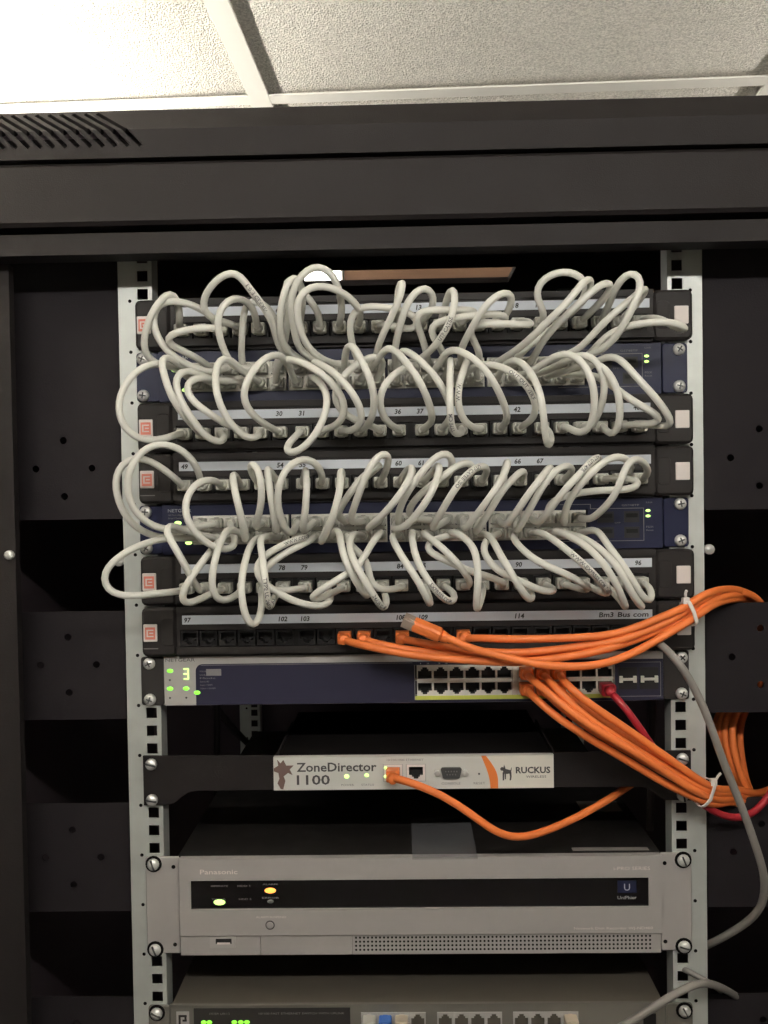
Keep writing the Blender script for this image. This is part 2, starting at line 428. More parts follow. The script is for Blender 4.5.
def port_mesh(w, h, ow, oh, d, up_notch, name):
    """RJ45 socket: front frame w x h, stepped opening ow x oh, depth d; slot 0 frame, 1 inside"""
    n1, n2, nh1 = ow*.56, ow*.34, oh*.16
    s_ = 1 if up_notch else -1
    a, b, c = ow/2, n1/2, n2/2
    yb, yt = -oh/2, oh/2-2*nh1
    ip = [(-a, yb), (a, yb), (a, yt), (b, yt), (b, yt+nh1), (c, yt+nh1), (c, yt+2*nh1), (-c, yt+2*nh1), (-c, yt+nh1), (-b, yt+nh1), (-b, yt), (-a, yt)]
    ip = [(x, z*s_) for x, z in ip]; op = [(-w/2, -h/2), (w/2, -h/2), (w/2, h/2), (-w/2, h/2)]
    bm = bmesh.new()
    ov = [bm.verts.new((x, 0, z)) for x, z in op]; iv = [bm.verts.new((x, 0, z)) for x, z in ip]
    es = [bm.edges.new((l[i], l[(i+1) % len(l)])) for l in (ov, iv) for i in range(len(l))]
    r = bmesh.ops.triangle_fill(bm, edges=es, use_beauty=True)
    for f in bm.faces: f.material_index = 0
    bk = [bm.verts.new((v.co.x, d, v.co.z)) for v in iv]; ob = [bm.verts.new((v.co.x, d, v.co.z)) for v in ov]
    for i in range(len(iv)):
        j = (i+1) % len(iv); f = bm.faces.new((iv[i], iv[j], bk[j], bk[i])); f.material_index = 1
    for i in range(4):
        j = (i+1) % 4; f = bm.faces.new((ov[i], ov[j], ob[j], ob[i])); f.material_index = 0
    f = bm.faces.new(bk); f.material_index = 1
    bmesh.ops.recalc_face_normals(bm, faces=bm.faces)
    me = bpy.data.meshes.new(name); bm.to_mesh(me); bm.free()
    return me
def with_mats(me, *ms):
    for m in ms: me.materials.append(MATS[m])
    return me
jack_me = with_mats(port_mesh(.0152, .0132, .0118, .0098, .0098, False, 'jack'), 'jack_black', 'port_inside')
swp_up = with_mats(port_mesh(.0138, .0126, .0118, .0096, .0080, True, 'port'), 'port_frame', 'port_inside')
swp_dn = with_mats(port_mesh(.0138, .0126, .0118, .0096, .0080, False, 'port'), 'port_frame', 'port_inside')
gbp_up = with_mats(port_mesh(.01375, .0132, .0120, .0098, .0080, True, 'port'), 'port_frame', 'port_inside')
gbp_dn = with_mats(port_mesh(.01375, .0132, .0120, .0098, .0080, False, 'port'), 'port_frame', 'port_inside')
led_me = {}
def led(x, y, z, r, m, parent, sx=1.35):
    if (r, m, sx) not in led_me:
        led_me[(r, m, sx)] = MB().lathe_y((0, 0, 0), [(r*.4, -.0009), (r*.85, -.0006), (r, 0)], 14, sx=sx, sz=.85).mesh('led', m)
    return put('led', led_me[(r, m, sx)], parent, (x, y, z))

# ------------------------------------------------------------------ patch panels
PORTX = [(i//6)*.1024+(i % 6)*.0166-.1951 for i in range(24)]
PPK = {'PP1': 0, 'PP2': 2, 'PP3': 3, 'PP4': 5, 'PP5': 6}
PPY = -.010
PORTDZ = .0278
PPNUM = {'PP1': '1 6 7 12 13 18 19 24', 'PP2': '25 30 31 36 37 42 43 48', 'PP3': '49 54 55 60 61 66 67 72', 'PP4': '73 78 79 84 85 90 91 96', 'PP5': '97 102 103 108 109 114'}
PPLAB = {'PP1': 'topmost black patch panel, above the upper blue switch', 'PP2': 'second black patch panel from top, right under the upper blue switch',
         'PP3': 'third black patch panel from top, right above the lower blue switch', 'PP4': 'fourth black patch panel from top, right under the lower blue switch',
         'PP5': 'lowest black patch panel, holding orange cords and empty jacks'}
for pp, k in PPK.items():
    zt = Z0-k*U-.0004; zb = zt-U+.0008
    P = empty('patch_bay', (0, 0, zb), PPLAB[pp], 'patch panel', 'black patch panels in the rack')
    b = MB()
    b.box(-.206, .209, PPY, 0, zt-.0205, zt-.0055)                          # band behind the label strip
    b.box(-.206, .209, PPY-.0015, 0, zt-.0055, zt)                           # upper edge
    b.box(-.206, .209, .0004, .003, zt-.0348, zt-.0205)                       # back of the jack band
    b.box(-.206, -.2030, PPY, .0004, zt-.0348, zt-.0205); b.box(.2035, .209, PPY, .0004, zt-.0348, zt-.0205)
    b.box(-.206, .209, PPY-.003, 0, zb+.0028, zt-.0348)                       # lower ledge
    b.box(-.206, .209, PPY+.002, 0, zb, zb+.0028)
    b.build('body', 'panel_plastic', P)
    for g in range(4):
        xs = PORTX[g*6:(g+1)*6]
        part('jack_gap', 'panel_dark', P, (xs[-1]+.0076, (PORTX[g*6+6]-.0076) if g < 3 else .2035, PPY+.001, .0004, zt-.0346, zt-.0207))
    for s_ in (-1, 1):
        e = MB().rbox(-.2366 if s_ < 0 else .2090, -.2062 if s_ < 0 else .2425, PPY-.001, -.0002, zb+.0006, zt-.0004, .0045).build('end_cap', 'panel_plastic', P)
        q = MB().rbox(-.2190 if s_ < 0 else .2115, -.2085 if s_ < 0 else .2225, PPY-.0016, PPY, zb+.010, zt-.010, .003).build('latch', 'panel_plastic', e)
        tx = -.2288 if s_ < 0 else .2326; tz = zt-.0222; ty = PPY-.001
        t = MB().rbox(tx-.006, tx+.006, ty-.0012, ty, tz-.0076, tz+.0076, .0008).build('tag', 'tag_white', P)
        if s_ < 0:
            MB().rbox(tx-.0044, tx+.0044, ty-.0016, ty-.0011, tz-.0056, tz+.0050, .0004).build('tag_insert', 'tag_red', t)
            b = MB(); y0, y1 = ty-.0018, ty-.0015
            b.box(tx-.0030, tx-.0018, y0, y1, tz-.0034, tz+.0030).box(tx-.0018, tx+.0030, y0, y1, tz+.0020, tz+.0030).box(tx-.0018, tx+.0030, y0, y1, tz-.0034, tz-.0024).box(tx-.0006, tx+.0028, y0, y1, tz-.0006, tz+.0004)
            b.build('tag_emblem', 'tag_white', t)
            if pp in ('PP3', 'PP5'): part('brand_line', 'print_grey', P, (tx-.0065, tx+.0065, ty-.0002, ty+.0002, tz-.0142, tz-.0134))
    st = MB().box(-.2010, .2058, PPY-.0008, PPY, zt-.0153, zt-.0076).build('label_strip', 'strip_paper', P)
    nums = PPNUM[pp].split(); cols = (0, 5, 6, 11, 12, 17, 18, 23)
    for n, c in zip(nums, cols):
        text(n, PORTX[c]-.001, zt-.0137, .0044, PPY-.0010, 'ink', st, align='C', shear=.15, bold=.030, name='number', wob=0)
    if pp == 'PP5':
        text('Bm3', .1600, zt-.0137, .0044, PPY-.0010, 'ink', st, align='L', shear=.1, bold=.018, name='number', width=.0125)
        text('Bus com', .1760, zt-.0137, .0044, PPY-.0010, 'ink', st, align='L', shear=.1, bold=.018, name='number', width=.0265)
    for i in range(24):
        put('jack', jack_me, P, (PORTX[i], PPY, zt-PORTDZ))
    nb = MB().box(-.0022, .0022, -.0003, .002, -.0016, .0016).mesh('latch_notch', 'port_inside')
    for g in range(4):
        for q in range(3):
            put('latch_notch', nb, P, (PORTX[g*6]+.0083+q*.0332+.0, PPY-.003, zt-.0388))

# ------------------------------------------------------------------ the two blue 48-port switches
SWX = [(i//6)*.0862+(i % 6)*.01395-.1843 for i in range(24)]
SWY = -.004
SWROW = (.0164, .0290)
for sw, k, lab in (('SW1', 1, 'upper navy blue network switch hidden behind white patch cords'), ('SW2', 4, 'lower navy blue network switch between third and fourth patch panels')):
    zt = Z0-k*U-.0004; zb = zt-U+.0008
    S_ = empty('network_switch', (0, 0, zb), lab, 'network switch', 'navy blue network switches')
    part('chassis', 'switch_navy', S_, (-.2195, .2195, .004, .26, zb, zt))
    b = MB().window_plate(-.2185, .2170, zb, zt, SWY, .004, (-.1916, .1528, zb+.0085, zt-.0098)); b.box(-.1916, .1528, .0045, .006, zb+.0085, zt-.0098)
    fc = b.build('face', 'switch_navy', S_)
    for s_ in (-1, 1):
        MB().rbox(-.2385 if s_ < 0 else .2182, -.2182 if s_ < 0 else .2400, -.0030, -.0005, zb+.0004, zt-.0004, .003).build('ear', 'switch_navy', S_)
    ears_screws(k, k, -.003, S_)
    for i in range(24):
        put('port', swp_up, S_, (SWX[i], SWY-.0006, zt-SWROW[0])); put('port', swp_dn, S_, (SWX[i], SWY-.0006, zt-SWROW[1]))
    # printed outline around the extra ports, sockets for modules, status lights
    b = MB(); y0, y1 = SWY-.0004, SWY
    for (x0, x1, z0, z1) in ((.1285, .1547, .0049, .0054), (.1547, .1552, .0049, .0092), (.1547, .2011, .0088, .0093), (.2006, .2011, .0088, .0374), (.1285, .2011, .0369, .0374)):
        b.box(x0, x1, y0, y1, zt-z1, zt-z0)
    b.build('outline_print', 'print_grey', fc)
    for (x, w_) in ((.1680, .0142), (.1905, .0130)):
        for z in (.0165, .0300):
            q = MB().box(x-w_/2, x+w_/2, SWY-.0005, SWY+.0, zt-z-.0048, zt-z+.0048)
            o = q.build('module_socket', 'port_inside', S_)
            part('socket_flap', 'panel_dark', o, (x-w_/2+.0015, x+w_/2-.0015, SWY-.0009, SWY-.0004, zt-z-.0005, zt-z+.0030))
    for (s, x, z, h, wd) in (('GS748TP', .1820, .0072, .0016, .0150), ('Link', .2030, .0048, .0014, .0055), ('SFP', .1758, .0222, .0013, .0050), ('FDX', .2030, .0262, .0016, .0062), ('Reset', .2030, .0290, .0014, .0062)):
        text(s, x, zt-z, h, SWY-.0003, 'print_grey', fc, width=wd)
    text('NETGEAR', -.2130, zt-.0066, .0028, SWY-.0003, 'print_white', fc, width=.0205)
    text('48 Port Gigabit', -.2130, zt-.0100, .0016, SWY-.0003, 'print_grey', fc, width=.0150)
    text('Smart Switch', -.2130, zt-.0125, .0016, SWY-.0003, 'print_grey', fc, width=.0130)
    for (x, z) in ((-.2045, .0160), (-.1955, .0335), (.2046, .0113), (.2046, .0160)):
        led(x, SWY, zt-z, .0021 if x < 0 else .0014, 'led_bright', S_, 1.5)

# ------------------------------------------------------------------ the smart switch with two dozen ports
k = 7; zt = Z0-k*U-.0004; zb = zt-U+.0014; y3 = -.004
S3 = empty('network_switch', (0, 0, zb), 'navy and silver network switch with one block of ports, lowest switch', 'network switch')
part('chassis', 'unit_dark', S3, (-.2195, .2175, .004, .25, zb, zt))
PB = (.0008, .1740)
wz0, wz1 = zt-.0373, zt-.0100
b = MB().window_plate(-.2195, .2165, zb, zt, y3, .004, (PB[0], PB[1], wz0, wz1)); b.box(PB[0], PB[1], .0049, .0062, wz0, wz1)
fc = b.build('face', 'silver_plastic', S3)
arc = [(-.1915+.006*(1-math.cos(a)), zt-.0068-.006*(1-math.sin(a))) for a in [math.pi/2*i/5 for i in range(6)]]
nav = [(PB[0]-.0006, zb+.0003), (-.1915, zb+.0003)]+arc+[(PB[0]-.0006, zt-.0068)]
n_ = MB().poly_y(nav, y3-.0006, y3); n_.box(PB[0]-.0006, PB[1]+.0006, y3-.0006, y3, wz1+.0002, zt-.0068)
n_.box(PB[1]+.0006, .2163, y3-.0006, y3, zb+.0003, zt-.0068); n_.box(PB[0]-.0006, PB[1]+.0006, y3-.0006, y3, zb+.0003, zb+.0025)
n_.build('navy_panel', 'switch_navy_light', S3)
part('colour_line', 'yellow_green', S3, (PB[0], PB[1]-.0010, y3-.0012, y3-.0001, zb+.0028, zb+.0062))
b = MB()
b.box(-.187, PB[0]-.002, y3-.0009, y3-.0005, zt-.0080, zt-.0076); b.box(PB[1]+.0016, .2142, y3-.0009, y3-.0005, zt-.0098, zt-.0094); b.box(.2138, .2142, y3-.0009, y3-.0005, zb+.0040, zt-.0094); b.box(PB[1]+.0016, .2142, y3-.0009, y3-.0005, zb+.0036, zb+.0040)
b.build('outline_print', 'print_grey', S3)
GBX = [.0093+i*.01385 for i in range(6)]+[.0971+i*.01372 for i in range(6)]
GBROW = (.0168, .0305)
for x in GBX:
    put('port', gbp_up, S3, (x, y3-.0008, zt-GBROW[0])); put('port', gbp_dn, S3, (x, y3-.0008, zt-GBROW[1]))
part('port_divider', 'port_frame', S3, (.0859, .0899, y3-.0008, .004, wz0+.0002, wz1-.0002), (.0867, .0870, y3-.0010, y3-.0008, wz0, wz1))
part('port_band', 'port_frame', S3, (PB[0]+.0002, PB[1]-.0002, y3-.0003, .0045, zt-.0238, zt-.0234))
for x in (.1855, .2040):
    o = part('module_socket', 'port_inside', S3, (x-.0080, x+.0080, y3-.0010, y3-.0006, zt-.0330, zt-.0140))
    part('dust_plug', 'port_frame', o, (x-.0050, x+.0050, y3-.0030, y3-.0010, zt-.0252, zt-.0232), (x-.0074, x-.0046, y3-.0030, y3-.0010, zt-.0270, zt-.0214), (x+.0046, x+.0074, y3-.0030, y3-.0010, zt-.0270, zt-.0214))
for s_ in (-1, 1):
    xa, xb_ = (-.2402, -.2198) if s_ < 0 else (.2168, .2392)
    MB().rbox(xa, xb_, -.0030, -.0005, zb+.0002, zt-.0002, .0025).build('ear', 'unit_dark', S3)
ears_screws(k, k, -.003, S3)
text('NETGEAR', -.2180, zt-.0044, .0030, y3-.0002, 'text_dark', fc, width=.026)
for (x, z, m) in ((-.2142, .0125, 'led_green'), (-.2145, .0282, 'led_green'), (-.2003, .0282, 'led_green'), (-.1905, .0318, 'led_green')):
    led(x, y3-(.0006 if x > -.1915 else 0), zt-z, .0021, m, S3)
for (x, z) in ((-.2145, .0205), (-.2146, .0362), (-.2002, .0362)):
    MB().lathe_y((x, y3, zt-z), [(.0009, -.0003), (.001, .0)], 8).build('indicator_hole', 'text_dark', S3)
# seven-segment figure 3
b = MB(); x0, x1 = -.2022, -.1976; za, zc_ = zt-.0103, zt-.0203; t_ = .0011; y0, y1 = y3-.0006, y3
for zz in (za, (za+zc_)/2+t_/2, zc_+t_): b.box(x0, x1-t_*.6, y0, y1, zz-t_, zz)
b.box(x1-t_, x1, y0, y1, zc_+.0004, za-.0004)
b.build('digit_display', 'led_bright', S3)
for i, s in enumerate(('POE MAX', 'Link/Act', 'Mode', 'Stack ID', 'Green = 1000M', 'Yellow = 10/100M')):
    text(s, -.1878, zt-.0138-i*.0030, .0014, y3-.0008, 'print_grey', S3, width=.008+.0014*(i % 3)*2)
part('logo_block', 'print_grey', S3, (-.1822, -.1690, y3-.0008, y3-.0005, zt-.0170, zt-.0112))
text('1  2    3  4', .0055, zt-.0091, .0012, y3-.0009, 'print_white', S3, width=.024)
led(.1636, y3-.0006, zt-.0080, .0011, 'led_amber', S3)

# ------------------------------------------------------------------ wireless controller on its black mounting bracket
k = 9; zt = Z0-k*U; yz = -.004
ZD = empty('wireless_controller', (0, 0, zt-.040), 'slim white and silver controller box on black bracket, orange cord plugged in', 'controller')
outl = [(-.2400, zt+.0008), (-.1245, zt+.0000), (-.1245, zt-.0300), (-.1940, zt-.0305), (-.2010, zt-.0320), (-.2080, zt-.0370), (-.2120, zt-.0405), (-.2180, zt-.0425), (-.2400, zt-.0430)]
MB().poly_y(outl, -.0035, -.0008).build('bracket', 'cabinet_paint', ZD)
outr = [(.1203, zt+.0000), (.2400, zt+.0008), (.2400, zt-.0430), (.2180, zt-.0425), (.2120, zt-.0400), (.2060, zt-.0340), (.2000, zt-.0306), (.1203, zt-.0300)]
MB().poly_y(outr, -.0035, -.0008).build('bracket', 'cabinet_paint', ZD)
for s_ in (-1, 1): part('bracket_arm', 'cabinet_paint', ZD, (s_*.1215, s_*.1235, -.0008, .12, zt-.030, zt-.001))
part('shell', 'mark_black', ZD, (-.1205, .1185, -.0008, .16, zt-.0300, zt-.0005))
fb = MB(); xs_ = [-.1243, -.0197-.0076, -.0197+.0076, .0003-.0076, .0003+.0076, .1202]
for i in (0, 2, 4): fb.box(xs_[i], xs_[i+1], yz-.003, -.0008, zt-.0296, zt-.0006)
for i in (1, 3): fb.box(xs_[i], xs_[i+1], yz-.003, -.0008, zt-.0296, zt-.0218); fb.box(xs_[i], xs_[i+1], yz-.003, -.0008, zt-.0082, zt-.0006)
face = fb.build('face', 'controller_white', ZD)
yq = yz-.0032
# cream right end with the orange curve between
def curve_x(z):                                 # boundary bends to the right going down
    t = (zt-.0008-z)/.0286
    return .0572+.0078*math.sin(t*math.pi/2)
zs_ = [zt-.0008-.0286*i/10 for i in range(11)]
MB().poly_y([(curve_x(z)+.0030+.0030*((zt-z)/.029), z) for z in zs_][::-1]+[(.1198, zs_[0]), (.1198, zs_[-1])][0:2], yq, yq+.0002).build('cream_panel', 'controller_cream', face)
MB().poly_y([(curve_x(z), z) for z in zs_]+[(.0607+.0110*math.sin(min(1, 1.3*(zt-z)/.029)*math.pi/2), z) for z in zs_[::-1]], yq-.0003, yq+.0001).build('orange_curve', 'controller_orange', face)
text('ZoneDirector', -.1040, zt-.0135, .0080, yq-.0001, 'text_dark', face, width=.0700, bold=.018)
text('1100', -.1040, zt-.0250, .0088, yq-.0001, 'text_dark', face, width=.0290, bold=.018)
text('POWER', -.0650, zt-.0262, .0018, yq-.0001, 'print_grey', face, width=.0110)
text('STATUS', -.0475, zt-.0262, .0018, yq-.0001, 'print_grey', face, width=.0110)
text('10/100/1000 ETHERNET', -.0250, zt-.0046, .0018, yq-.0001, 'print_grey', face, width=.0320)
text('CONSOLE', .0225, zt-.0258, .0020, yq-.0001, 'print_grey', face, width=.0165)
text('RESET', .0505, zt-.0258, .0020, yq-.0001, 'print_grey', face, width=.0100)
text('RUCKUS', .0872, zt-.0166, .0058, yq-.0002, 'text_dark', face, width=.0300, bold=.03)
text('WIRELESS', .0960, zt-.0205, .0020, yq-.0002, 'text_dark', face, width=.0175)
# small dog emblem, walking left
b = MB(); dx, dz = .0735, zt-.0225
for pts in ([(.000, .0100), (.0015, .0118), (.0030, .0112), (.0036, .0138), (.0046, .0110), (.0050, .0096), (.0034, .0084), (.0010, .0086)],
            [(.0026, .0090), (.0050, .0100), (.0092, .0088), (.0098, .0062), (.0060, .0056), (.0028, .0062)],
            [(.0022, .0070), (.0038, .0070), (.0034, .0000), (.0022, .0000)], [(.0040, .0064), (.0052, .0064), (.0050, .0010), (.0040, .0010)],
            [(.0080, .0070), (.0098, .0076), (.0100, .0030), (.0094, .0000), (.0082, .0000), (.0086, .0030)], [(.0090, .0084), (.0098, .0112), (.0102, .0110), (.0098, .0078)]):
    b.poly_y([(dx+x, dz+z) for x, z in pts], yq-.0004, yq-.0001)
b.build('emblem', 'text_dark', face)
# cropped dark splash figure at the left end
b = MB(); dx, dz = -.1240, zt-.0292
b.poly_y([(dx+x, dz+z) for x, z in [(.0000, .0165), (.0040, .0150), (.0048, .0100), (.0030, .0060), (.0058, .0010), (.0080, .0005), (.0100, .0080), (.0086, .0120), (.0125, .0150), (.0165, .0130), (.0140, .0180), (.0175, .0215), (.0110, .0215), (.0085, .0265), (.0060, .0235), (.0030, .0268), (.0040, .0215), (.0000, .0190)]], yq-.0002, yq)
b.build('emblem', 'emblem_brown', face)
zport = with_mats(port_mesh(.0158, .0142, .0122, .0102, .0060, False, 'ethernet_port'), 'tag_white', 'port_inside')
for x in (-.0197, .0003):
    put('ethernet_port', zport, ZD, (x, yq-.0006, zt-.0150)); MB().window_plate(x-.0088, x+.0088, zt-.0228, zt-.0072, yq-.0003, yq+.0002, (x-.0072, x+.0072, zt-.0216, zt-.0084)).build('port_bezel', 'silver_plastic', ZD)
o = MB().poly_y([(.0310+x, zt-.0152+z) for x, z in [(-.0080, .0046), (.0080, .0046), (.0092, .0030), (.0074, -.0042), (.0062, -.0050), (-.0062, -.0050), (-.0074, -.0042), (-.0092, .0030)]], yq-.0018, yq).build('serial_port', 'screw_slot', ZD)
b = MB()
for i in range(5): b.lathe_y((.0310-.0048+i*.0024, yq-.0018, zt-.0138), [(.0006, -.0008), (.0006, 0)], 6)
for i in range(4): b.lathe_y((.0310-.0036+i*.0024, yq-.0018, zt-.0166), [(.0006, -.0008), (.0006, 0)], 6)
b.build('pin', 'print_grey', o)
for s_ in (-1, 1): MB().lathe_y((.0310+s_*.0122, yq, zt-.0152), [(.0014, -.0030), (.0026, -.0028), (.0026, 0)], 6, smooth=False).build('jack_post', 'screw_metal', ZD)
MB().lathe_y((.0553, yq, zt-.0166), [(.0009, -.0003), (.0009, .0)], 8).build('reset_hole', 'text_dark', ZD)
led(-.0602, yq, zt-.0178, .0022, 'led_bright', ZD, 1.); led(-.0427, yq, zt-.0170, .0019, 'led_bright', ZD, 1.)
led(-.0262, yq-.0006, zt-.0105, .0014, 'led_bright', ZD, 1.); led(-.0262, yq-.0006, zt-.0180, .0016, 'led_bright', ZD, 1.)
ears_screws(9, 9, -.0035, ZD, slot='flat')

# ------------------------------------------------------------------ silver disk recorder, two units high
k = 11; zt = Z0-k*U-.0006; zb = zt-2*U+.0026; yp = -.008
RC = empty('disk_recorder', (0, 0, zb), 'silver two-unit disk recorder with long black window and orange light', 'recorder')
part('case', 'recorder_top', RC, (-.2115, .2135, -.0005, .43, zb+.001, zt))
for s_ in (-1, 1):
    xa, xb_ = (-.2400, -.2100) if s_ < 0 else (.2130, .2400)
    e = MB().rbox(xa, xb_, -.0032, -.0006, zb+.0004, zt+.0002, .0015).build('ear', 'recorder_silver', RC)
    for z in (zt-.0085, zb+.0085): MB().lathe_y((s_*(.2165 if s_ > 0 else .2150), -.0032, z), [(.0018, -.0002), (.0018, .0)], 10).build('ear_hole', 'mark_black', e)
WX0, WX1, WZ0, WZ1 = -.1992, .2014, zt-.0449, zt-.0192
zm = zt-.0680
fcR = MB().window_plate(-.2090, .2125, zm, zt, yp, -.0006, (WX0, WX1, WZ0, WZ1)).prism_x([(yp, zm), (yp, zm-.0), (yp+.0015, zm-.0012), (-.0006, zm-.0012), (-.0006, zm)], -.2090, .2125).build('front_bezel', 'recorder_silver', RC)
win = part('window', 'glossy_black', RC, (WX0, WX1, yp+.0022, -.0006, WZ0, WZ1))
low = part('lower_bezel', 'recorder_silver', RC, (-.2092, -.1390, yp+.0022, -.0006, zb, zm-.0012), (-.1384, -.0584, yp+.0022, -.0006, zb, zm-.0012), (-.0578, .2120, yp+.0022, -.0006, zb, zm-.0012))
b = MB(); nx = 74
for r_ in range(4):
    for i in range(nx):
        cx = -.0545+i*.00352+(r_ % 2)*.0; cz = zm-.0034-r_*.0036
        b.add([(cx+.00105*math.cos(a), yp+.0020, cz+.00105*math.sin(a)) for a in [math.pi/3*q for q in range(6)]], [list(range(6))])
o = b.build('vent_holes', 'mark_black', low); tag(o, kind='stuff')
text('Panasonic', -.1905, zt-.0134, .0042, yp-.0002, 'tag_white', fcR, width=.0330, bold=.012)
text('i-PRO SERIES', .1710, zt-.0124, .0030, yp-.0002, 'tag_white', fcR, width=.0315)
text('Network Disk Recorder WJ-ND400', .1360, zt-.0652, .0030, yp-.0002, 'tag_white', fcR, width=.0685)
text('ALARM SUSPEND', -.1420, zt-.0525, .0018, yp-.0002, 'tag_white', fcR, width=.0265)
o = MB().lathe_y((-.1297, yp, zt-.0588), [(.0022, -.0010), (.0030, -.0008), (.0032, 0)], 16).build('button', 'recorder_silver', RC)
MB().lathe_y((-.1297, yp-.0002, zt-.0588), [(.0041, 0), (.0042, .0003)], 16, smooth=False).build('button_ring', 'text_dark', RC)
o = part('usb_cover', 'silver_plastic', RC, (-.1832, -.1606, yp+.0008, yp+.0024, zm-.0112, zm-.0014))
part('usb_slot', 'port_inside', o, (-.1780, -.1640, yp+.0004, yp+.0009, zm-.0074, zm-.0030)); part('usb_tongue', 'tag_white', o, (-.1768, -.1652, yp+.0001, yp+.0005, zm-.0078, zm-.0062))
led(-.1743, yp+.0022, zt-.0392, .0031, 'led_bright', RC, 1.7); led(-.1293, yp+.0022, zt-.0291, .0030, 'led_amber', RC, 1.7)
MB().lathe_y((-.1293, yp+.0022, zt-.0388), [(.0016, -.0003), (.0018, 0)], 10, sx=1.6).build('indicator', 'print_grey', win)
for (s, x, z, wd) in (('OPERATE', -.1815, .0255, .0150), ('HDD 1', -.1580, .0255, .0110), ('TIMER', -.1815, .0372, .0130), ('HDD 2', -.1570, .0372, .0110), ('ALARM', -.1360, .0242, .0130), ('ERROR', -.1365, .0362, .0150)):
    text(s, x, zt-z, .0015, yp+.0020, 'print_grey', win, width=wd)
o = part('logo_block', 'switch_navy', win, (.1746, .1910, yp+.0018, yp+.0022, zt-.0332, zt-.0225))
text('U', .1828, zt-.0312, .0060, yp+.0016, 'print_white', o, align='C'); text('UniPhier', .1745, zt-.0388, .0028, yp+.0018, 'print_white', win, width=.0165)
ears_screws(11, 12, -.0032, RC, slot='flat', washer=True)
# labels and a strip of clear tape on its lid
part('lid_label', 'label_grey', RC, (.138, .205, .004, .011, zt, zt+.0004)); part('lid_label', 'label_grey', RC, (.165, .205, .105, .135, zt, zt+.0004))
part('tape', 'tape_clear', RC, (-.004, .053, .012, .09, zt+.0001, zt+.0004), (-.004, .053, -.0088, .012, zt+.0001, zt+.0004), (-.004, .053, -.0088, -.0084, zt-.0015, zt+.0004))

# ------------------------------------------------------------------ bottom grey unit
k = 14; zt = Z0-k*U+.0004; zb = zt-U+.001; yb = -.0015
BT = empty('network_unit', (0, 0, zb), 'grey unit cut off by picture bottom, with green lights and blue plug', 'network unit')
part('case', 'unit_top', BT, (-.2190, .2145, .0005, .36, zb, zt))
GX = [(-.0515, .0061), (.0157, .0732), (.0828, .1400)]
b = MB()
xe = [-.2208]+[v for g in GX for v in g]+[.2165]
for i in range(0, len(xe), 2): b.box(xe[i], xe[i+1], yb, .0005, zb, zt)
for g in GX: b.box(g[0], g[1], yb, .0005, zt-.0080, zt); b.box(g[0], g[1], yb, .0005, zb, zt-.0222); b.box(g[0], g[1], .0105, .0115, zt-.0222, zt-.0080)
b.box(-.2208, .2165, yb-.0010, yb, zt-.0016, zt)
fB = b.build('face', 'unit_grey', BT)
part('dark_panel', 'unit_dark', BT, (-.2000, -.0610, yb-.0006, yb, zb+.002, zt-.0036))
lg = part('logo_block', 'silver_plastic', BT, (-.2155, -.2042, yb-.0008, yb, zt-.0200, zt-.0064))
part('logo_mark', 'unit_dark', lg, (-.2135, -.2062, yb-.0012, yb-.0008, zt-.0110, zt-.0092), (-.2135, -.2117, yb-.0012, yb-.0008, zt-.0180, zt-.0110), (-.2100, -.2062, yb-.0012, yb-.0008, zt-.0150, zt-.0134), (-.2082, -.2064, yb-.0012, yb-.0008, zt-.0134, zt-.0110))
text('SYSTEM  LAN 1 2', -.1860, zt-.0092, .0018, yb-.0008, 'print_grey', BT, width=.0180)
text('10/100 FAST ETHERNET SWITCH WITH UPLINK', -.1420, zt-.0092, .0018, yb-.0008, 'print_grey', BT, width=.0760)
for x in (-.1912, -.1862, -.1640, -.1582, -.1528): led(x, yb-.0006, zt-.0160, .0020, 'led_green', BT, 1.25)
bport = with_mats(port_mesh(.0142, .0140, .0115, .0105, .0090, True, 'port'), 'silver_plastic', 'port_inside')
for g in GX:
    for i in range(4): put('port', bport, BT, (g[0]+.0073+i*.0143, yb-.0006, zt-.0151))
o = part('uplink_port', 'port_inside', BT, (.1970, .2080, yb-.0008, yb, zt-.0200, zt-.0100))
for s_ in (-1, 1):
    xa, xb_ = (-.2402, -.2210) if s_ < 0 else (.2170, .2400)
    MB().rbox(xa, xb_, -.0030, -.0005, zb+.0002, zt-.0006, .0025).build('ear', 'unit_grey', BT)
ears_screws(14, 14, -.0030, BT, slot='flat', washer=True)
for x, m, lab in ((GX[0][0]+.0073, 'plug_white', 'pale green plug in the first socket of bottom unit'), (GX[0][0]+.0216, 'plug_blue', 'blue plug in second socket of the bottom grey unit'), (GX[0][0]+.0359, 'plug_beige', 'beige plug beside the blue plug in the bottom grey unit'), (GX[2][0]+.0502, 'plug_beige', 'beige plug in the last socket of bottom grey unit')):
    pl = MB().rbox(x-.0056, x+.0056, yb-.012, yb+.006, zt-.0195, zt-.0103, .0012).build('network_plug', m); tag(pl, lab, 'plug')
    MB().lathe_y((x, yb-.012, zt-.0150), [(.0030, -.016), (.0040, -.001), (.0042, 0)], 10).build('boot', m, pl)

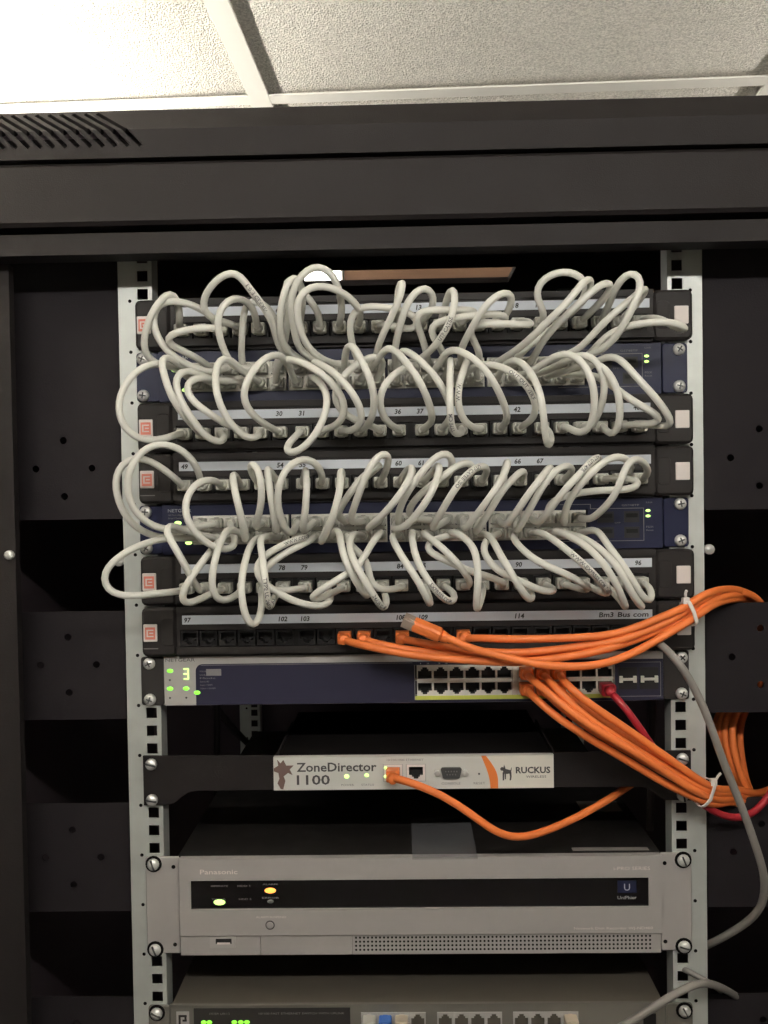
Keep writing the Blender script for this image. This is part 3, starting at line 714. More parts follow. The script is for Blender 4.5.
# ------------------------------------------------------------------ cables
def catmull(P, n=8):
    P = np.array(P, float); Q = np.vstack([2*P[0]-P[1], P, 2*P[-1]-P[-2]]); out = []
    for i in range(1, len(Q)-2):
        p0, p1, p2, p3 = Q[i-1:i+3]
        t0 = 0; t1 = t0+max(np.linalg.norm(p1-p0), 1e-6)**.5; t2 = t1+max(np.linalg.norm(p2-p1), 1e-6)**.5; t3 = t2+max(np.linalg.norm(p3-p2), 1e-6)**.5
        for k in range(n):
            t = t1+(t2-t1)*k/n
            A1 = (t1-t)/(t1-t0)*p0+(t-t0)/(t1-t0)*p1; A2 = (t2-t)/(t2-t1)*p1+(t-t1)/(t2-t1)*p2; A3 = (t3-t)/(t3-t2)*p2+(t-t2)/(t3-t2)*p3
            B1 = (t2-t)/(t2-t0)*A1+(t-t0)/(t2-t0)*A2; B2 = (t3-t)/(t3-t1)*A2+(t-t1)/(t3-t1)*A3
            out.append((t2-t)/(t2-t1)*B1+(t-t1)/(t2-t1)*B2)
    out.append(P[-1]); return np.array(out)
def resample(P, step):
    d = np.r_[0, np.cumsum(np.linalg.norm(np.diff(P, axis=0), axis=1))]
    n = max(8, int(d[-1]/step)); s = np.linspace(0, d[-1], n+1)
    return np.stack([np.interp(s, d, P[:, i]) for i in range(3)], 1)
def smooth(P, it=2):
    P = P.copy()
    for _ in range(it): P[2:-2] = .25*P[1:-3]+.5*P[2:-2]+.25*P[3:-1]
    return P
def tube_mesh(P, r, m, off, seg=10, name='cable'):
    T = np.gradient(P, axis=0); T /= np.linalg.norm(T, axis=1)[:, None]
    n = np.cross(T[0], [0, 0, 1.]); 
    if np.linalg.norm(n) < .1: n = np.cross(T[0], [1., 0, 0])
    n /= np.linalg.norm(n); vs = []; fs = []
    for i in range(len(P)):
        n = n-T[i]*(n@T[i]); n /= np.linalg.norm(n); b = np.cross(T[i], n)
        for k in range(seg):
            a = 2*math.pi*k/seg; vs.append(P[i]+r*(n*math.cos(a)+b*math.sin(a)))
    for i in range(len(P)-1):
        for k in range(seg):
            j = (k+1) % seg; fs.append((i*seg+k, i*seg+j, (i+1)*seg+j, (i+1)*seg+k))
    fs.append(list(range(seg))[::-1]); fs.append([(len(P)-1)*seg+k for k in range(seg)])
    return MB().add(vs, fs, 0, True).mesh(name, m, off)
def cable_print(P, r, s, s0, h, parent, m='cable_ink', flip=False):
    """lettering wrapped on the side of the cable that faces the viewer; starts at arc length s0"""
    v, f, lo, hi = text_mesh(s, m, 0., .02)
    k = h/(hi[1]-lo[1]); d = np.r_[0, np.cumsum(np.linalg.norm(np.diff(P, axis=0), axis=1))]
    T = np.gradient(P, axis=0); T /= np.linalg.norm(T, axis=1)[:, None]
    vs = []
    for p in v:
        a = s0+(p[0]-lo[0])*k; q = (p[1]-(lo[1]+hi[1])/2)*k
        if flip: a = 2*s0+(hi[0]-lo[0])*k-a; q = -q
        if a > d[-1]: return
        c = np.array([np.interp(a, d, P[:, i]) for i in range(3)]); t = np.array([np.interp(a, d, T[:, i]) for i in range(3)]); t /= np.linalg.norm(t)
        e = CAM-c; e -= t*(e@t); e /= np.linalg.norm(e); u_ = np.cross(e, t)
        ang = q/r
        vs.append(c+(r+.00015)*(e*math.cos(ang)+u_*math.sin(ang)))
    MB().add(vs, f).build('cable_print', m, parent)

# RJ45 plug shapes pointing out of a socket towards -y, origin at the socket opening
plug_me = MB().rbox(-.0057, .0057, -.0105, .007, -.0046, .0046, .0013).box(-.003, .003, -.006, .004, -.0052, -.0045).mesh('plug', 'plug_white')
boot_me = MB().lathe_y((0, -.0105, 0), [(.0030, -.0062), (.0036, -.0058), (.0043, -.0014), (.0046, 0)], 14).mesh('boot', 'plug_white')
plug_sw = MB().rbox(-.0055, .0055, -.0085, .006, -.0044, .0044, .0013).mesh('plug', 'plug_white')
boot_sw = MB().lathe_y((0, -.0085, 0), [(.0030, -.0056), (.0036, -.0052), (.0042, -.0014), (.0045, 0)], 14).mesh('boot', 'plug_white')
WC = []      # white cords: panel, port, switch, bulge, switch x pixel, traced pixels from panel to switch
def wc(pp, port, b, swx, *pts, txt=None): WC.append(dict(pp=pp, port=port, b=b, swx=swx, pts=pts, txt=txt))
#--CORDS--
# --- top panel to upper switch
wc('PP1', 0, .045, 200, (180,312),(177,298),(172,289),(161,299),(152.5,311),(146,328),(143,347),(147,359),(163,366))
wc('PP1', 1, .050, 212, (216,329),(229,331),(222,328),(199,328),(177.5,332),(163,338),(167,344),(184,351),(197,358))
wc('PP1', 2, .040, 232, (212,316),(198,307),(184,302),(168,300),(156,304),(152,316),(153,327),(157,338),(166,350),(178,360),(192,367),(209,373))
wc('PP1', 3, .060, 281, (224,322),(207,317),(202,310),(202,301),(207,291),(218,278),(229,271),(238,271),(244,278),(245,285),(256,296),(266.5,311),(274,327),(278,345), txt=('VERIFIED E10-3', .115, True))
wc('PP1', 4, .048, 250, (254,310),(247,300),(235,296),(224,302),(218,313),(217,327),(220,340),(227,357),(235,369))
wc('PP1', 5, .022, 244, (272,311),(258,300),(248,298),(244,306),(243,325),(241,348))
wc('PP1', 6, .046, 290, (303,300),(299,276),(293,273),(288,281),(283,296),(280,312),(280,328),(284,347))
wc('PP1', 7, .030, 275, (320,314),(312,303),(303,291),(292,278),(285,275),(285,284),(288,305),(287,330),(282,352))
wc('PP1', 8, .052, 308, (342,314),(341,297),(339,288),(335,278),(329,269),(318,264),(309,267.5),(299,277),(293,289),(290.5,302),(291.5,317.5),(295,333),(299,350))
wc('PP1', 9, .062, 342, (361,313),(355.6,303),(348,296),(335,288.6),(321,285),(309,286.5),(299,294),(296,306.5),(298,322),(302.5,338),(312,352),(325,361))
wc('PP1', 10, .036, 352, (390,325),(402,328),(414,331),(421,327),(418,317),(407,311),(391,309),(377,306),(363,306),(354,310),(349,319),(350,331),(352,345))
wc('PP1', 11, .048, 376, (397,308),(398,293),(400,280),(403,276),(404,285),(398,302),(390,320),(382,336),(377,350))
wc('PP1', 12, .046, 395, (433,308),(434.5,297),(431,287),(424,285),(415,291),(407,302),(402.5,317),(398,333),(395,348))
wc('PP1', 13, .056, 414, (446,303),(448,294),(453,285),(455.6,292),(454,310),(448,327),(438,342),(427,354), txt=('UTP CAT5E', .085, True))
wc('PP1', 14, .040, 428, (479,311),(470,310),(460,310),(445,310),(426,310),(414,312),(414,319),(420,331),(425,347))
wc('PP1', 15, .044, 447, (508,322),(510,317),(503,314),(491.5,314),(471,316),(452,318),(437,322),(428,326),(430,333),(436,341),(443,352))
wc('PP1', 16, .054, 456, (508,312),(513,300),(514,293),(508,290),(498,294),(487,303),(477.5,317.5),(468,335),(461,349))
wc('PP1', 17, .038, 484, (531,322),(536,326),(521,324),(502,324),(482,324),(468,325),(467,331),(473,339),(480,353))
wc('PP1', 18, .030, 514, (545,310),(537,302),(534.5,292),(538,283),(548,275),(560,271),(571,271),(581,275),(588,284),(586,298),(570,312),(548,332),(524,350))
wc('PP1', 19, .058, 500, (586,298),(592,284),(592,275),(582,283),(568,302),(549,320),(534,335),(518,349))
wc('PP1', 20, .050, 536, (600,303),(610,292),(615,283),(608,280),(596,288),(584,299),(568,313),(552,330),(543,340),(537,352))
wc('PP1', 21, .060, 575, (610,302),(615,289),(621,278),(629,271),(637,271),(642,277),(641,289),(635,303),(627.5,317.5),(620,332),(607,346),(594,354))
wc('PP1', 22, .042, 560, (640,300),(647,288),(649,284),(642,290),(634,297),(618,310),(602,324),(590,338),(576,351))
wc('PP1', 23, .052, 588, (659,318),(672,325),(684,332),(691,331),(684,325),(668,322),(652,322),(637,324),(624,327),(610,333),(599,343),(591,353))
# --- second panel to upper switch
wc('PP2', 0, .050, 195, (173,436),(160,440),(146,441),(134,437.5),(123,426.5),(118,412),(119,397),(126,383),(137,370),(149,364),(165,363),(180,371))
wc('PP2', 1, .058, 203, (197,430),(187,419),(176,405),(168,389),(163,370),(160,357),(166,355),(180,366))
wc('PP2', 2, .054, 218, (226,439),(221,444),(213,442),(202,433),(190,416),(179,398),(175,384),(178,371),(190,370),(203,377))
wc('PP2', 3, .048, 232, (236,427),(226,426),(218,419),(206,411),(196,405),(188,396),(184,387),(189,379),(202,377),(218,380))
wc('PP2', 4, .056, 246, (259,436),(251,440),(243,437),(234,428),(224,414),(217,397),(215,381),(216,367),(221,356),(230,358),(240,370))
wc('PP2', 5, .060, 280, (266,425),(254,416),(245,406),(242,394),(248,378),(259,363),(272,354),(281,354),(286,361))
wc('PP2', 6, .058, 300, (296,436),(285,447),(284,453),(291,455),(301,450),(312,440),(321,425),(327,409),(327,394),(321,383),(312,376))
wc('PP2', 7, .050, 270, (337,425),(344,417),(345,402),(335,386),(321,373),(306,364),(291,359),(280,360))
wc('PP2', 8, .062, 312, (354,430),(362,423),(362,411),(354,395),(342,380),(326,367),(312,361))
wc('PP2', 9, .066, 344, (369,424),(374,410),(374,392),(368,373),(360,358),(355,347),(350,342),(346,347),(345,360))
wc('PP2', 10, .040, 390, (366,424),(352,419),(341,412),(334,402),(333,392),(340,380),(352,367),(365,359),(377,355),(385,359))
wc('PP2', 11, .050, 425, (388,423),(380.6,412),(379,397),(384,384),(393,375),(405,367),(417,364))
wc('PP2', 12, .064, 378, (433,420),(431,410),(427,397),(418,378),(406,362),(395,350),(387,346),(383,353))
wc('PP2', 13, .050, 402, (452,415),(450,403),(446,395),(441,384),(430,370),(418,359),(406,350),(400,349))
wc('PP2', 14, .064, 452, (460,434),(453,435),(451,425),(450,409),(450,391),(450,373),(451,358), txt=('TYPE CM', .062, False))
wc('PP2', 15, .054, 472, (474,428),(465,423),(459,412),(457,397),(460,381),(466,364),(470,354), txt=('WWW.', .075, False))
wc('PP2', 16, .060, 438, (508,418),(505.6,408),(499,392),(491,377),(481,364),(468,355),(454,348),(446,351),(441,361))
wc('PP2', 17, .048, 464, (535,416),(537,405),(534,397),(526,384),(515,373),(502,367),(490,364),(477,365), txt=('OUT/OUT VERIF', .058, True))
wc('PP2', 18, .066, 508, (552,438),(548,449),(545,431),(543,412),(541,395),(535,380),(526,366),(515,359),(508,362))
wc('PP2', 19, .060, 528, (573,430),(579,435),(587,433),(593,420),(595,405),(594,387),(588,370),(579,358),(570,352),(557,355),(545,362),(535,370))
wc('PP2', 20, .048, 545, (593,425),(599,412),(604,398),(605,383),(601,367),(593,356),(581,353),(566,361),(553,368))
wc('PP2', 21, .054, 560, (607,432),(613,437),(618,431),(620,417),(620,400),(615,383),(608,371),(598,363),(583,363),(570,370))
wc('PP2', 22, .044, 575, (643,424),(656,424),(664,422),(661,417),(645,408),(631,400),(619,391),(606,381),(594,375))
wc('PP2', 23, .054, 588, (657,425),(668,428),(674,426),(666,412),(656,398),(642,383),(629,369),(620,358),(610,355.5),(600,359))
# --- third panel to lower switch
wc('PP3', 0, .040, 194, (174,477),(159,466),(143,457),(129,458),(120,465),(115,477),(116,493),(121,508),(129,521),(141,531),(154,536.5),(172,538))
wc('PP3', 1, .055, 206, (198,469),(191,458),(181,449),(166,443.6),(152,444),(141.6,451),(132,463),(127,479),(127.5,494),(132,508),(141.6,519),(154,527),(170,530),(188,529))
wc('PP3', 2, .060, 240, (213,480),(204,479),(195,484),(187,495),(184,508),(187,522),(196,534),(206,543),(218,549),(228,550),(236,546))
wc('PP3', 3, .056, 252, (233,472),(232,472),(234,486),(238,505),(243,524),(245,541))
wc('PP3', 4, .052, 262, (252,474),(248,464),(252,460),(257,465),(261,479),(262,496),(260,511),(255,527))
wc('PP3', 5, .050, 278, (268,468),(266,465),(269,480),(271,500),(275,519),(276,533))
wc('PP3', 7, .058, 300, (322,474),(317,463),(307,457.6),(302,457.6),(291,463),(282,474),(277.5,490),(277.5,505),(282,522),(290,535))
wc('PP3', 6, .046, 308, (306,467),(305,466),(307,482),(306,502),(304,521),(302,532))
wc('PP3', 8, .062, 320, (342,470),(340,468),(341,485),(337,502),(332,519),(326,534),(320,544))
wc('PP3', 9, .042, 334, (380,465),(384,462),(374,468),(362,477),(351,491),(343,504),(337,514))
wc('PP3', 10, .056, 350, (387,468),(390,455),(386,450),(379,454),(370,466),(362,485),(355,505),(350,521))
wc('PP3', 11, .060, 362, (407,470),(414,464),(412,474),(404,489),(391,506),(379,519),(367,529))
wc('PP3', 13, .056, 400, (452,469),(453,457),(448,451),(440,453),(429,463),(418,477),(407,493),(399,510),(398,527))
wc('PP3', 12, .062, 385, (436,468),(440,462),(438,477),(430,496),(418,513),(405,527),(394,530))
wc('PP3', 14, .044, 412, (475,468),(471,461),(457,465),(444,476),(427,488),(413,502),(407,515))
wc('PP3', 15, .058, 430, (488,468),(484,464),(473,469),(459,483),(448,500),(438,518),(431,529), txt=('UTP CAT5E ISO', .058, False))
wc('PP3', 16, .062, 460, (506,465),(509,458),(504,476),(490,497),(474,518),(465,529))
wc('PP3', 17, .048, 474, (525,470),(522,469),(513,479),(499,494),(491,510),(481,524),(475,534))
wc('PP3', 18, .058, 497, (552,467),(551,464),(543,476),(529,493),(518,510),(506,525))
wc('PP3', 19, .050, 516, (574,468),(567,464),(557,469),(544,483),(535,500),(524,519),(517,532))
wc('PP3', 20, .062, 530, (600,460),(601,455),(591,461),(580,474),(566,488),(552,507),(540,522), txt=('PART UTP 4PR', .056, False))
wc('PP3', 21, .038, 548, (622,478),(637,479),(644,483),(638,487),(626,490),(605,490),(584,492),(565,496),(552,500),(547,510))
wc('PP3', 22, .056, 564, (632,468),(628,459),(618,455),(608,459),(599,465),(587,477),(573,494),(565,510),(564,524))
wc('PP3', 23, .064, 582, (648,469),(642,460),(634,457),(626,465),(621,480),(615,496),(604,508),(593,518))
# --- fourth panel to lower switch
wc('PP4', 0, .052, 196, (174,592),(155,593.5),(137,596),(118,596),(107,591),(102,581.6),(104,570.6),(113,561),(129,550),(146,543),(162,538.6),(178,538))
wc('PP4', 1, .060, 206, (198,589),(190,575),(181,558),(171,541),(164,528),(167,524),(184,530))
wc('PP4', 2, .054, 222, (204,597),(190,604),(182,606),(180,597),(188,582),(199,566),(210,552),(218,542))
wc('PP4', 3, .060, 238, (235,596),(224,602),(216,601),(212,592),(212,575),(215,558),(221,542),(228,528))
wc('PP4', 4, .062, 252, (262,600),(261,614),(257,625),(252,630),(248,624),(243,608),(241,592),(242,575),(246,558),(252,542))
wc('PP4', 5, .070, 264, (273,600),(269,611),(268,605),(266,588),(264,570),(262,553),(260,538), txt=('TYPE UL 24AWG 4PAIR', .052, True))
wc('PP4', 7, .050, 318, (333,596),(331,604),(321,607),(306,605),(290,600),(274,590),(260,581),(254,571),(257,561),(268,553),(281,546),(296,539),(309,537), txt=('WWW.CONNECT UTP', .145, False))
wc('PP4', 6, .036, 326, (290,590),(277,591),(262,588),(258,577),(265,567),(276,559),(292,549),(310,541))
wc('PP4', 9, .054, 340, (369,596),(367,599),(363,592),(355,580),(346,563),(341,545),(339,530))
wc('PP4', 10, .062, 356, (387,603),(384,611),(376,599),(365,581),(355,564),(349,547),(351,535), txt=('24AWG 4P', .056, True))
wc('PP4', 8, .048, 388, (330,594),(312,601),(307,599),(318,592),(332,583),(347,574),(360,565),(366,554),(373,541),(382,531))
wc('PP4', 11, .030, 346, (390,590),(376,589),(368,583),(370,570),(366,558),(357,551),(351,546))
wc('PP4', 12, .060, 398, (430,600),(431,608),(426,596),(418,581),(409,567),(399,552),(392,537))
wc('PP4', 13, .056, 410, (456,596),(454,604),(447,602),(437,592),(426,578),(418,563),(413,546),(412,532), txt=('EXPRESS.COM', .055, True))
wc('PP4', 14, .050, 418, (471,583),(468,577),(460,566),(448,553),(434,541),(423,533))
wc('PP4', 16, .042, 455, (503,582),(496,579),(480,574),(463,569),(452,563),(437,556),(425,551),(424,545),(432,540),(447,536))
wc('PP4', 15, .062, 446, (481,600),(476,613),(477,597),(478,580),(477.5,561),(474,547),(465,538),(455,532))
wc('PP4', 18, .050, 494, (556,591),(546,592),(534,588),(521,581),(502,574),(489,562),(482,549),(487,539))
wc('PP4', 17, .062, 482, (533,595),(531,603),(526,597),(518,585),(509,569),(499,553),(491,537))
wc('PP4', 19, .058, 512, (586,590),(592,590),(577,580),(562,572),(546,566),(531,557),(520,547),(514,540))
wc('PP4', 20, .066, 528, (606,594),(611,595),(608,590),(599,580),(587,567),(573,555),(557,542),(542,533), txt=('WWW-EXPRESS.COM TYPE', .058, True))
wc('PP4', 21, .062, 548, (624,604),(627,611),(621,594),(613,578),(602,561),(589,548),(573,538),(558,531))
wc('PP4', 22, .058, 566, (641,605),(645,610),(638,603),(629,588),(620,570),(607,555),(593,543),(580,537))
wc('PP4', 23, .052, 586, (652,592),(653,600),(648,604),(644,599),(637,588),(629,574),(618,558),(606,543),(598,530))

ORD = ['first', 'second', 'third', 'fourth', 'fifth', 'sixth', 'seventh', 'eighth', 'ninth', 'tenth', 'eleventh', 'twelfth']
PNAME = {'PP1': 'topmost patch panel', 'PP2': 'second patch panel from top', 'PP3': 'third patch panel from top', 'PP4': 'fourth patch panel from top'}
SWK = {'PP1': (1, 0), 'PP2': (1, 1), 'PP3': (4, 0), 'PP4': (4, 1)}
for pp in SWK:                                   # neighbouring cords take neighbouring switch ports
    for c, d in enumerate(sorted([d for d in WC if d['pp'] == pp], key=lambda d: d['swx'])): d['col'] = c
RW = .00292
for d in WC:
    k, row = SWK[d['pp']]
    zp = Z0-PPK[d['pp']]*U-.0004-PORTDZ; A = np.array([PORTX[d['port']], PPY, zp])
    zs = Z0-k*U-.0004-SWROW[row]; B = np.array([SWX[d['col']], SWY-.0006, zs])
    d['A'], d['B'] = A, B
    px = np.array(d['pts'], float); L = np.r_[0, np.cumsum(np.hypot(*np.diff(px, axis=0).T))]
    L0 = 18.; t = (L+L0)/(L[-1]+2*L0)
    ya, yb_ = PPY-.019, SWY-.016
    mid = []
    for (x, y), tt in zip(px, t):
        Y = ya*(1-tt)+yb_*tt-d['b']*math.sin(math.pi*tt)**.75
        mid.append(on_y(x, y, Y))
    P = [A+[0, -.006, 0], A+[0, -.0165, 0]]+mid+[B+[0, -.0145, 0], B+[0, -.006, 0]]
    d['P'] = smooth(resample(catmull(P), .0052), 2)
# push touching cords apart along the line of sight
def relax(cords, r, iters=14):
    idx = np.concatenate([[i]*len(d['P']) for i, d in enumerate(cords)])
    end = np.concatenate([np.minimum(np.arange(len(d['P'])), np.arange(len(d['P']))[::-1]) for d in cords])
    for it in range(iters):
        X = np.vstack([d['P'] for d in cords]).astype(np.float32)
        n2 = (X**2).sum(1); D = np.zeros(len(X))
        D2 = n2[:, None]+n2[None]-2*(X@X.T)
        I, J = np.where(D2 < (2*r)**2)
        ok = (idx[I] < idx[J]); I, J = I[ok], J[ok]
        if not len(I): break
        cnt = np.zeros(len(X))
        for a, b in zip(I, J):
            gap = 2*r-math.sqrt(max(1e-12, float(D2[a, b])))
            s_ = 1 if X[a, 1] < X[b, 1] else -1
            D[a] -= s_*gap*.5; D[b] += s_*gap*.5; cnt[a] += 1; cnt[b] += 1
        D /= np.maximum(1, cnt); o_ = 0
        for d in cords:
            n = len(d['P']); q = D[o_:o_+n].copy(); e = end[o_:o_+n]; o_ += n
            for _ in range(4):
                z = q.copy(); z[1:-1] = .25*q[:-2]+.5*q[1:-1]+.25*q[2:]; q = np.where(np.abs(z) > np.abs(q)*.7, z, q)
            q = q*np.clip((e-3)/3, 0, 1)
            q = np.clip(q, -.004, .004)
            ray = d['P']-CAM; d['P'] = d['P']+ray*(q/ray[:, 1])[:, None]
            lim = -.012
            bad = (d['P'][:, 1] > lim) & (e > 4)
            ray = d['P']-CAM; d['P'] = np.where(bad[:, None], CAM+ray*((lim-CAM[1])/ray[:, 1])[:, None], d['P'])
    for d in cords: d['P'] = smooth(d['P'], 3)
relax(WC, RW+.0001)
for d in WC:
    P, A, B = d['P'], d['A'], d['B']
    n = d['port']
    which = ORD[n]+' jack from left' if n < 12 else ORD[23-n]+' jack from right'
    me = tube_mesh(P, RW, 'cable_white', A)
    o = put('patch_cable', me, None, A)
    tag(o, 'white patch cord plugged into %s of %s' % (which, PNAME[d['pp']]), 'patch cord', 'white patch cords looping between panels and switches')
    pl = put('plug', plug_me, o, A); put('boot', boot_me, pl, A)
    pl = put('plug', plug_sw, o, B); put('boot', boot_sw, pl, B)
    if d['txt']: cable_print(P, RW, d['txt'][0], d['txt'][1], .0030, o, flip=d['txt'][2])

# --- orange, red and grey cables.  Points are (pixel x, pixel y, depth)
RO = .0033
plug_or = MB().rbox(-.0058, .0058, -.0120, .007, -.0049, .0049, .0014).mesh('plug', 'cable_orange')
boot_or = MB().lathe_y((0, -.0120, 0), [(.0034, -.0085), (.0040, -.0080), (.0046, -.0016), (.0048, 0)], 14).mesh('boot', 'cable_orange')
plug_cl = MB().rbox(-.0058, .0058, -.0060, .007, -.0044, .0044, .0010).mesh('plug', 'plug_clear')
boot_or2 = MB().rbox(-.0056, .0056, -.0155, -.0060, -.0046, .0046, .0018).lathe_y((0, -.0155, 0), [(.0036, -.004), (.0044, 0)], 12).mesh('boot', 'cable_orange')
plug_re = MB().rbox(-.0058, .0058, -.0060, .007, -.0044, .0044, .0010).mesh('plug', 'plug_clear')
boot_re = MB().rbox(-.0062, .0062, -.0170, -.0060, -.0052, .0052, .0022).lathe_y((0, -.0170, 0), [(.0036, -.008), (.0046, 0)], 12).mesh('boot', 'cable_red')
OC = []
def cord(name, label, m, r, socket, pts, pm=None, bm_=None, cat='network cable', group=None, lead=.020, end_plug=None):
    P = [] if socket is None else [np.array(socket)+[0, -.006, 0], np.array(socket)+[0, -lead, 0]]
    P += [on_y(*p) for p in pts]
    P = smooth(resample(catmull(P), .006), 2)
    d = dict(P=P, name=name, label=label, m=m, r=r, socket=socket, pm=pm, bm=bm_, cat=cat, group=group, fix=socket is None)
    OC.append(d); return d
def pj(i, pp='PP5'): return (PORTX[i], PPY, Z0-PPK[pp]*U-.0004-PORTDZ)
g1 = 'orange cords of the upper bundle'; g2 = 'orange cords of the lower bundle'
def behind(dx, dy, Y): return [(757+dx*.6, 601+dy, .028+Y), (763+dx, 640, .05+Y), (745+dx*1.5, 690, .055+Y), (724+dx*2, 722, .05+Y), (730+dx*1.5, 760, .045+Y), (748+dx*.4, 795, .045+Y), (775+dx, 822, .06+Y)]
cord('network_cable', 'leftmost orange cord plugged into the lowest patch panel', 'cable_orange', RO, pj(8),
     [(357,644,-.040),(385,650,-.048),(412,655,-.050),(439,658,-.052),(480,661,-.054),(512,662.5,-.052),(544,660,-.052),(580,654.7,-.054),(607,649,-.054),(635,640,-.052),(660,630,-.047),(686,618,-.040),(707,604,-.026),(735,594,.004)]+behind(0, 0, 0), plug_or, boot_or, group=g1)
cord('network_cable', 'orange cord in second occupied jack from left of lowest patch panel', 'cable_orange', RO, pj(9),
     [(374,643,-.036),(392,647,-.040),(443,654,-.042),(480,655,-.043),(530,656,-.044),(580,651,-.045),(610,645,-.046),(640,635,-.044),(662,627,-.042),(686,615,-.034),(708,601,-.020),(733,591,.008)]+behind(-5, -3, .01), plug_or, boot_or, group=g1)
cord('network_cable', 'orange cord in third occupied jack of lowest patch panel, under loose plug', 'cable_orange', RO, pj(11),
     [(412,641,-.036),(432,645,-.042),(458,649,-.044),(485,652,-.044),(516,653,-.045),(553,650,-.048),(589,645,-.052),(620,641,-.054),(645,631,-.052),(665,623,-.048),(684,613,-.044),(704,598,-.030),(729,591,.000)]+behind(4, -2, -.006), plug_or, boot_or, group=g1)
cord('network_cable', 'orange cord in rightmost occupied jack of lowest patch panel', 'cable_orange', RO, pj(14),
     [(478,638,-.038),(505,639,-.046),(535,639,-.050),(565,638,-.053),(589,637,-.054),(620,633,-.054),(645,624,-.052),(665,615.5,-.049),(684,608,-.046),(703,595,-.034),(728,589,-.004),(749,594,.018)]+behind(8, -4, .012)[1:], plug_or, boot_or, group=g1)
lo_ = cord('network_cable', 'loose orange cord with clear plug head resting over the upper bundle', 'cable_orange', RO, None,
     [(442,636,-.062),(450,639,-.064),(459,643.5,-.064),(471,649,-.064),(488,653,-.062),(507,657.5,-.062),(535,664,-.064),(571,667,-.064),(598,665,-.063),(620,659,-.060),(645,647,-.056),(667,634,-.050),(688,622,-.044),(709,607,-.028),(727,600,-.004)]+behind(-3, 2, .004), group=g1)
ob = [(525.5, 0), (541, 0), (557, 0), (525.5, 1), (541, 1), (557, 1)]
def gb(c, r_): return (GBX[c], y3-.0008, Z0-7*U-.0004-GBROW[r_])
def behind2(dx, dy, Y): return [(733+dx, 795+dy, -.004+Y), (752+dx, 800+dy, .02+Y), (772+dx, 792+dy, .04+Y), (800, 765+dy*2, .06+Y)]
low = [
 ((8, 0), 'rightmost plug of upper row', [(565,683,-.052),(584,700,-.056),(600,711,-.056),(628,730,-.054),(655,749,-.050),(682,768,-.044),(703,783,-.036),(720,790,-.020)], (4, -6, .004)),
 ((7, 0), 'middle plug of upper row', [(551,683,-.050),(566,699,-.056),(587,718,-.058),(614,736,-.056),(649,758,-.050),(676,774,-.044),(701,788,-.036),(718,794,-.022)], (0, -2, 0)),
 ((6, 0), 'leftmost plug of upper row', [(534,681,-.046),(552,696,-.056),(572,713,-.060),(600,732,-.060),(641,756,-.054),(674,778,-.046),(698,793,-.038),(716,800,-.024)], (2, 3, .004)),
 ((6, 1), 'leftmost plug of lower row', [(534,697,-.042),(548,710,-.048),(562,721,-.050),(587,737,-.050),(628,761,-.048),(668,785,-.042),(695,797.5,-.036),(714,805,-.024)], (-4, 6, 0)),
 ((7, 1), 'middle plug of lower row', [(550,697,-.040),(566,711,-.046),(590,729,-.046),(630,752,-.044),(670,776,-.038),(697,789,-.030),(716,796,-.016)], (3, 0, .012)),
 ((8, 1), 'rightmost plug of lower row', [(566,695,-.038),(588,711,-.042),(616,731,-.042),(650,752,-.038),(680,770,-.034),(701,783,-.028),(718,790,-.012)], (6, -4, .016))]
for (c, r_), nm, pts, bh in low:
    cord('network_cable', 'orange cord in lowest switch, %s among the orange six' % nm, 'cable_orange', RO, gb(c, r_), pts+behind2(*bh), plug_or, boot_or, group=g2)
cord('network_cable', 'single red cord plugged into right end of lowest switch', 'cable_red', .0031, gb(11, 1),
     [(612,693,-.032),(622,703.5,-.036),(636,722.5,-.038),(649,741.5,-.036),(668,768,-.030),(684,788,-.026),(698,801,-.024),(712,811,-.022),(733,819,-.018),(750,816,-.012),(768,798,-.004),(782,770,.0)], plug_re, boot_re, lead=.026)
cord('network_cable', 'orange cord drooping from the white controller box below brackets', 'cable_orange', RO, (-.0197, yz-.0038, Z0-9*U-.0150),
     [(399,778,-.034),(412,783,-.038),(430,790,-.040),(450,800,-.040),(475,817,-.040),(497,833,-.038),(516,838.5,-.034),(540,833,-.026),(565,823,-.016),(592,809,-.004),(614,796,.008),(630,785,.02),(650,772,.05)], plug_or, boot_or)
cord('network_cable', 'long grey cable running down across the right rail', 'cable_grey', .0033, pj(23),
     [(650,637,-.038),(661,644,-.052),(672,654,-.060),(681,665,-.062),(694,687,-.062),(707,715.6,-.062),(722.6,760,-.060),(739,800,-.056),(754,841,-.050),(765,881,-.040),(759,911,-.022),(734,931,.000),(708,945,.020),(690,952,.045)], plug_me, boot_me, cat='cable')
cord('network_cable', 'grey cable crossing in front of the bottom unit at lower right', 'cable_grey', .0033, None,
     [(596,1042,-.030),(626,1024,-.040),(648,1011,-.044),(672,995.6,-.042),(692,985,-.034),(705,982.5,-.024),(720,987,-.010),(732,993.5,.004),(742,1000,.016)], cat='cable')
cord('network_cable', 'thin grey cable tail emerging from a rail hole below recorder', 'cable_grey', .0026, None,
     [(676,966,.012),(687.5,970.5,-.004),(694,974,-.010),(701,978.5,-.016),(712,984,-.010),(722,992,.012)], cat='cable')
for pts, lab in (([(217,690,.30),(217,720,.30),(217,760,.30),(217,800,.30),(218,850,.30)], 'dim power cable hanging straight down inside the rack'), ([(205,690,.34),(217,708,.34),(235,730,.36),(262,757,.40),(285,775,.44)], 'dim power cable slanting down inside the rack at left')):
    cord('power_cable', lab, 'cable_black', .004, None, pts, cat='cable')
cord('power_cable', 'dim grey cable hanging inside the rack near right rail', 'cable_black', .0035, None, [(653,690,.10),(652,720,.10),(651,770,.10),(650,830,.10)], cat='cable')
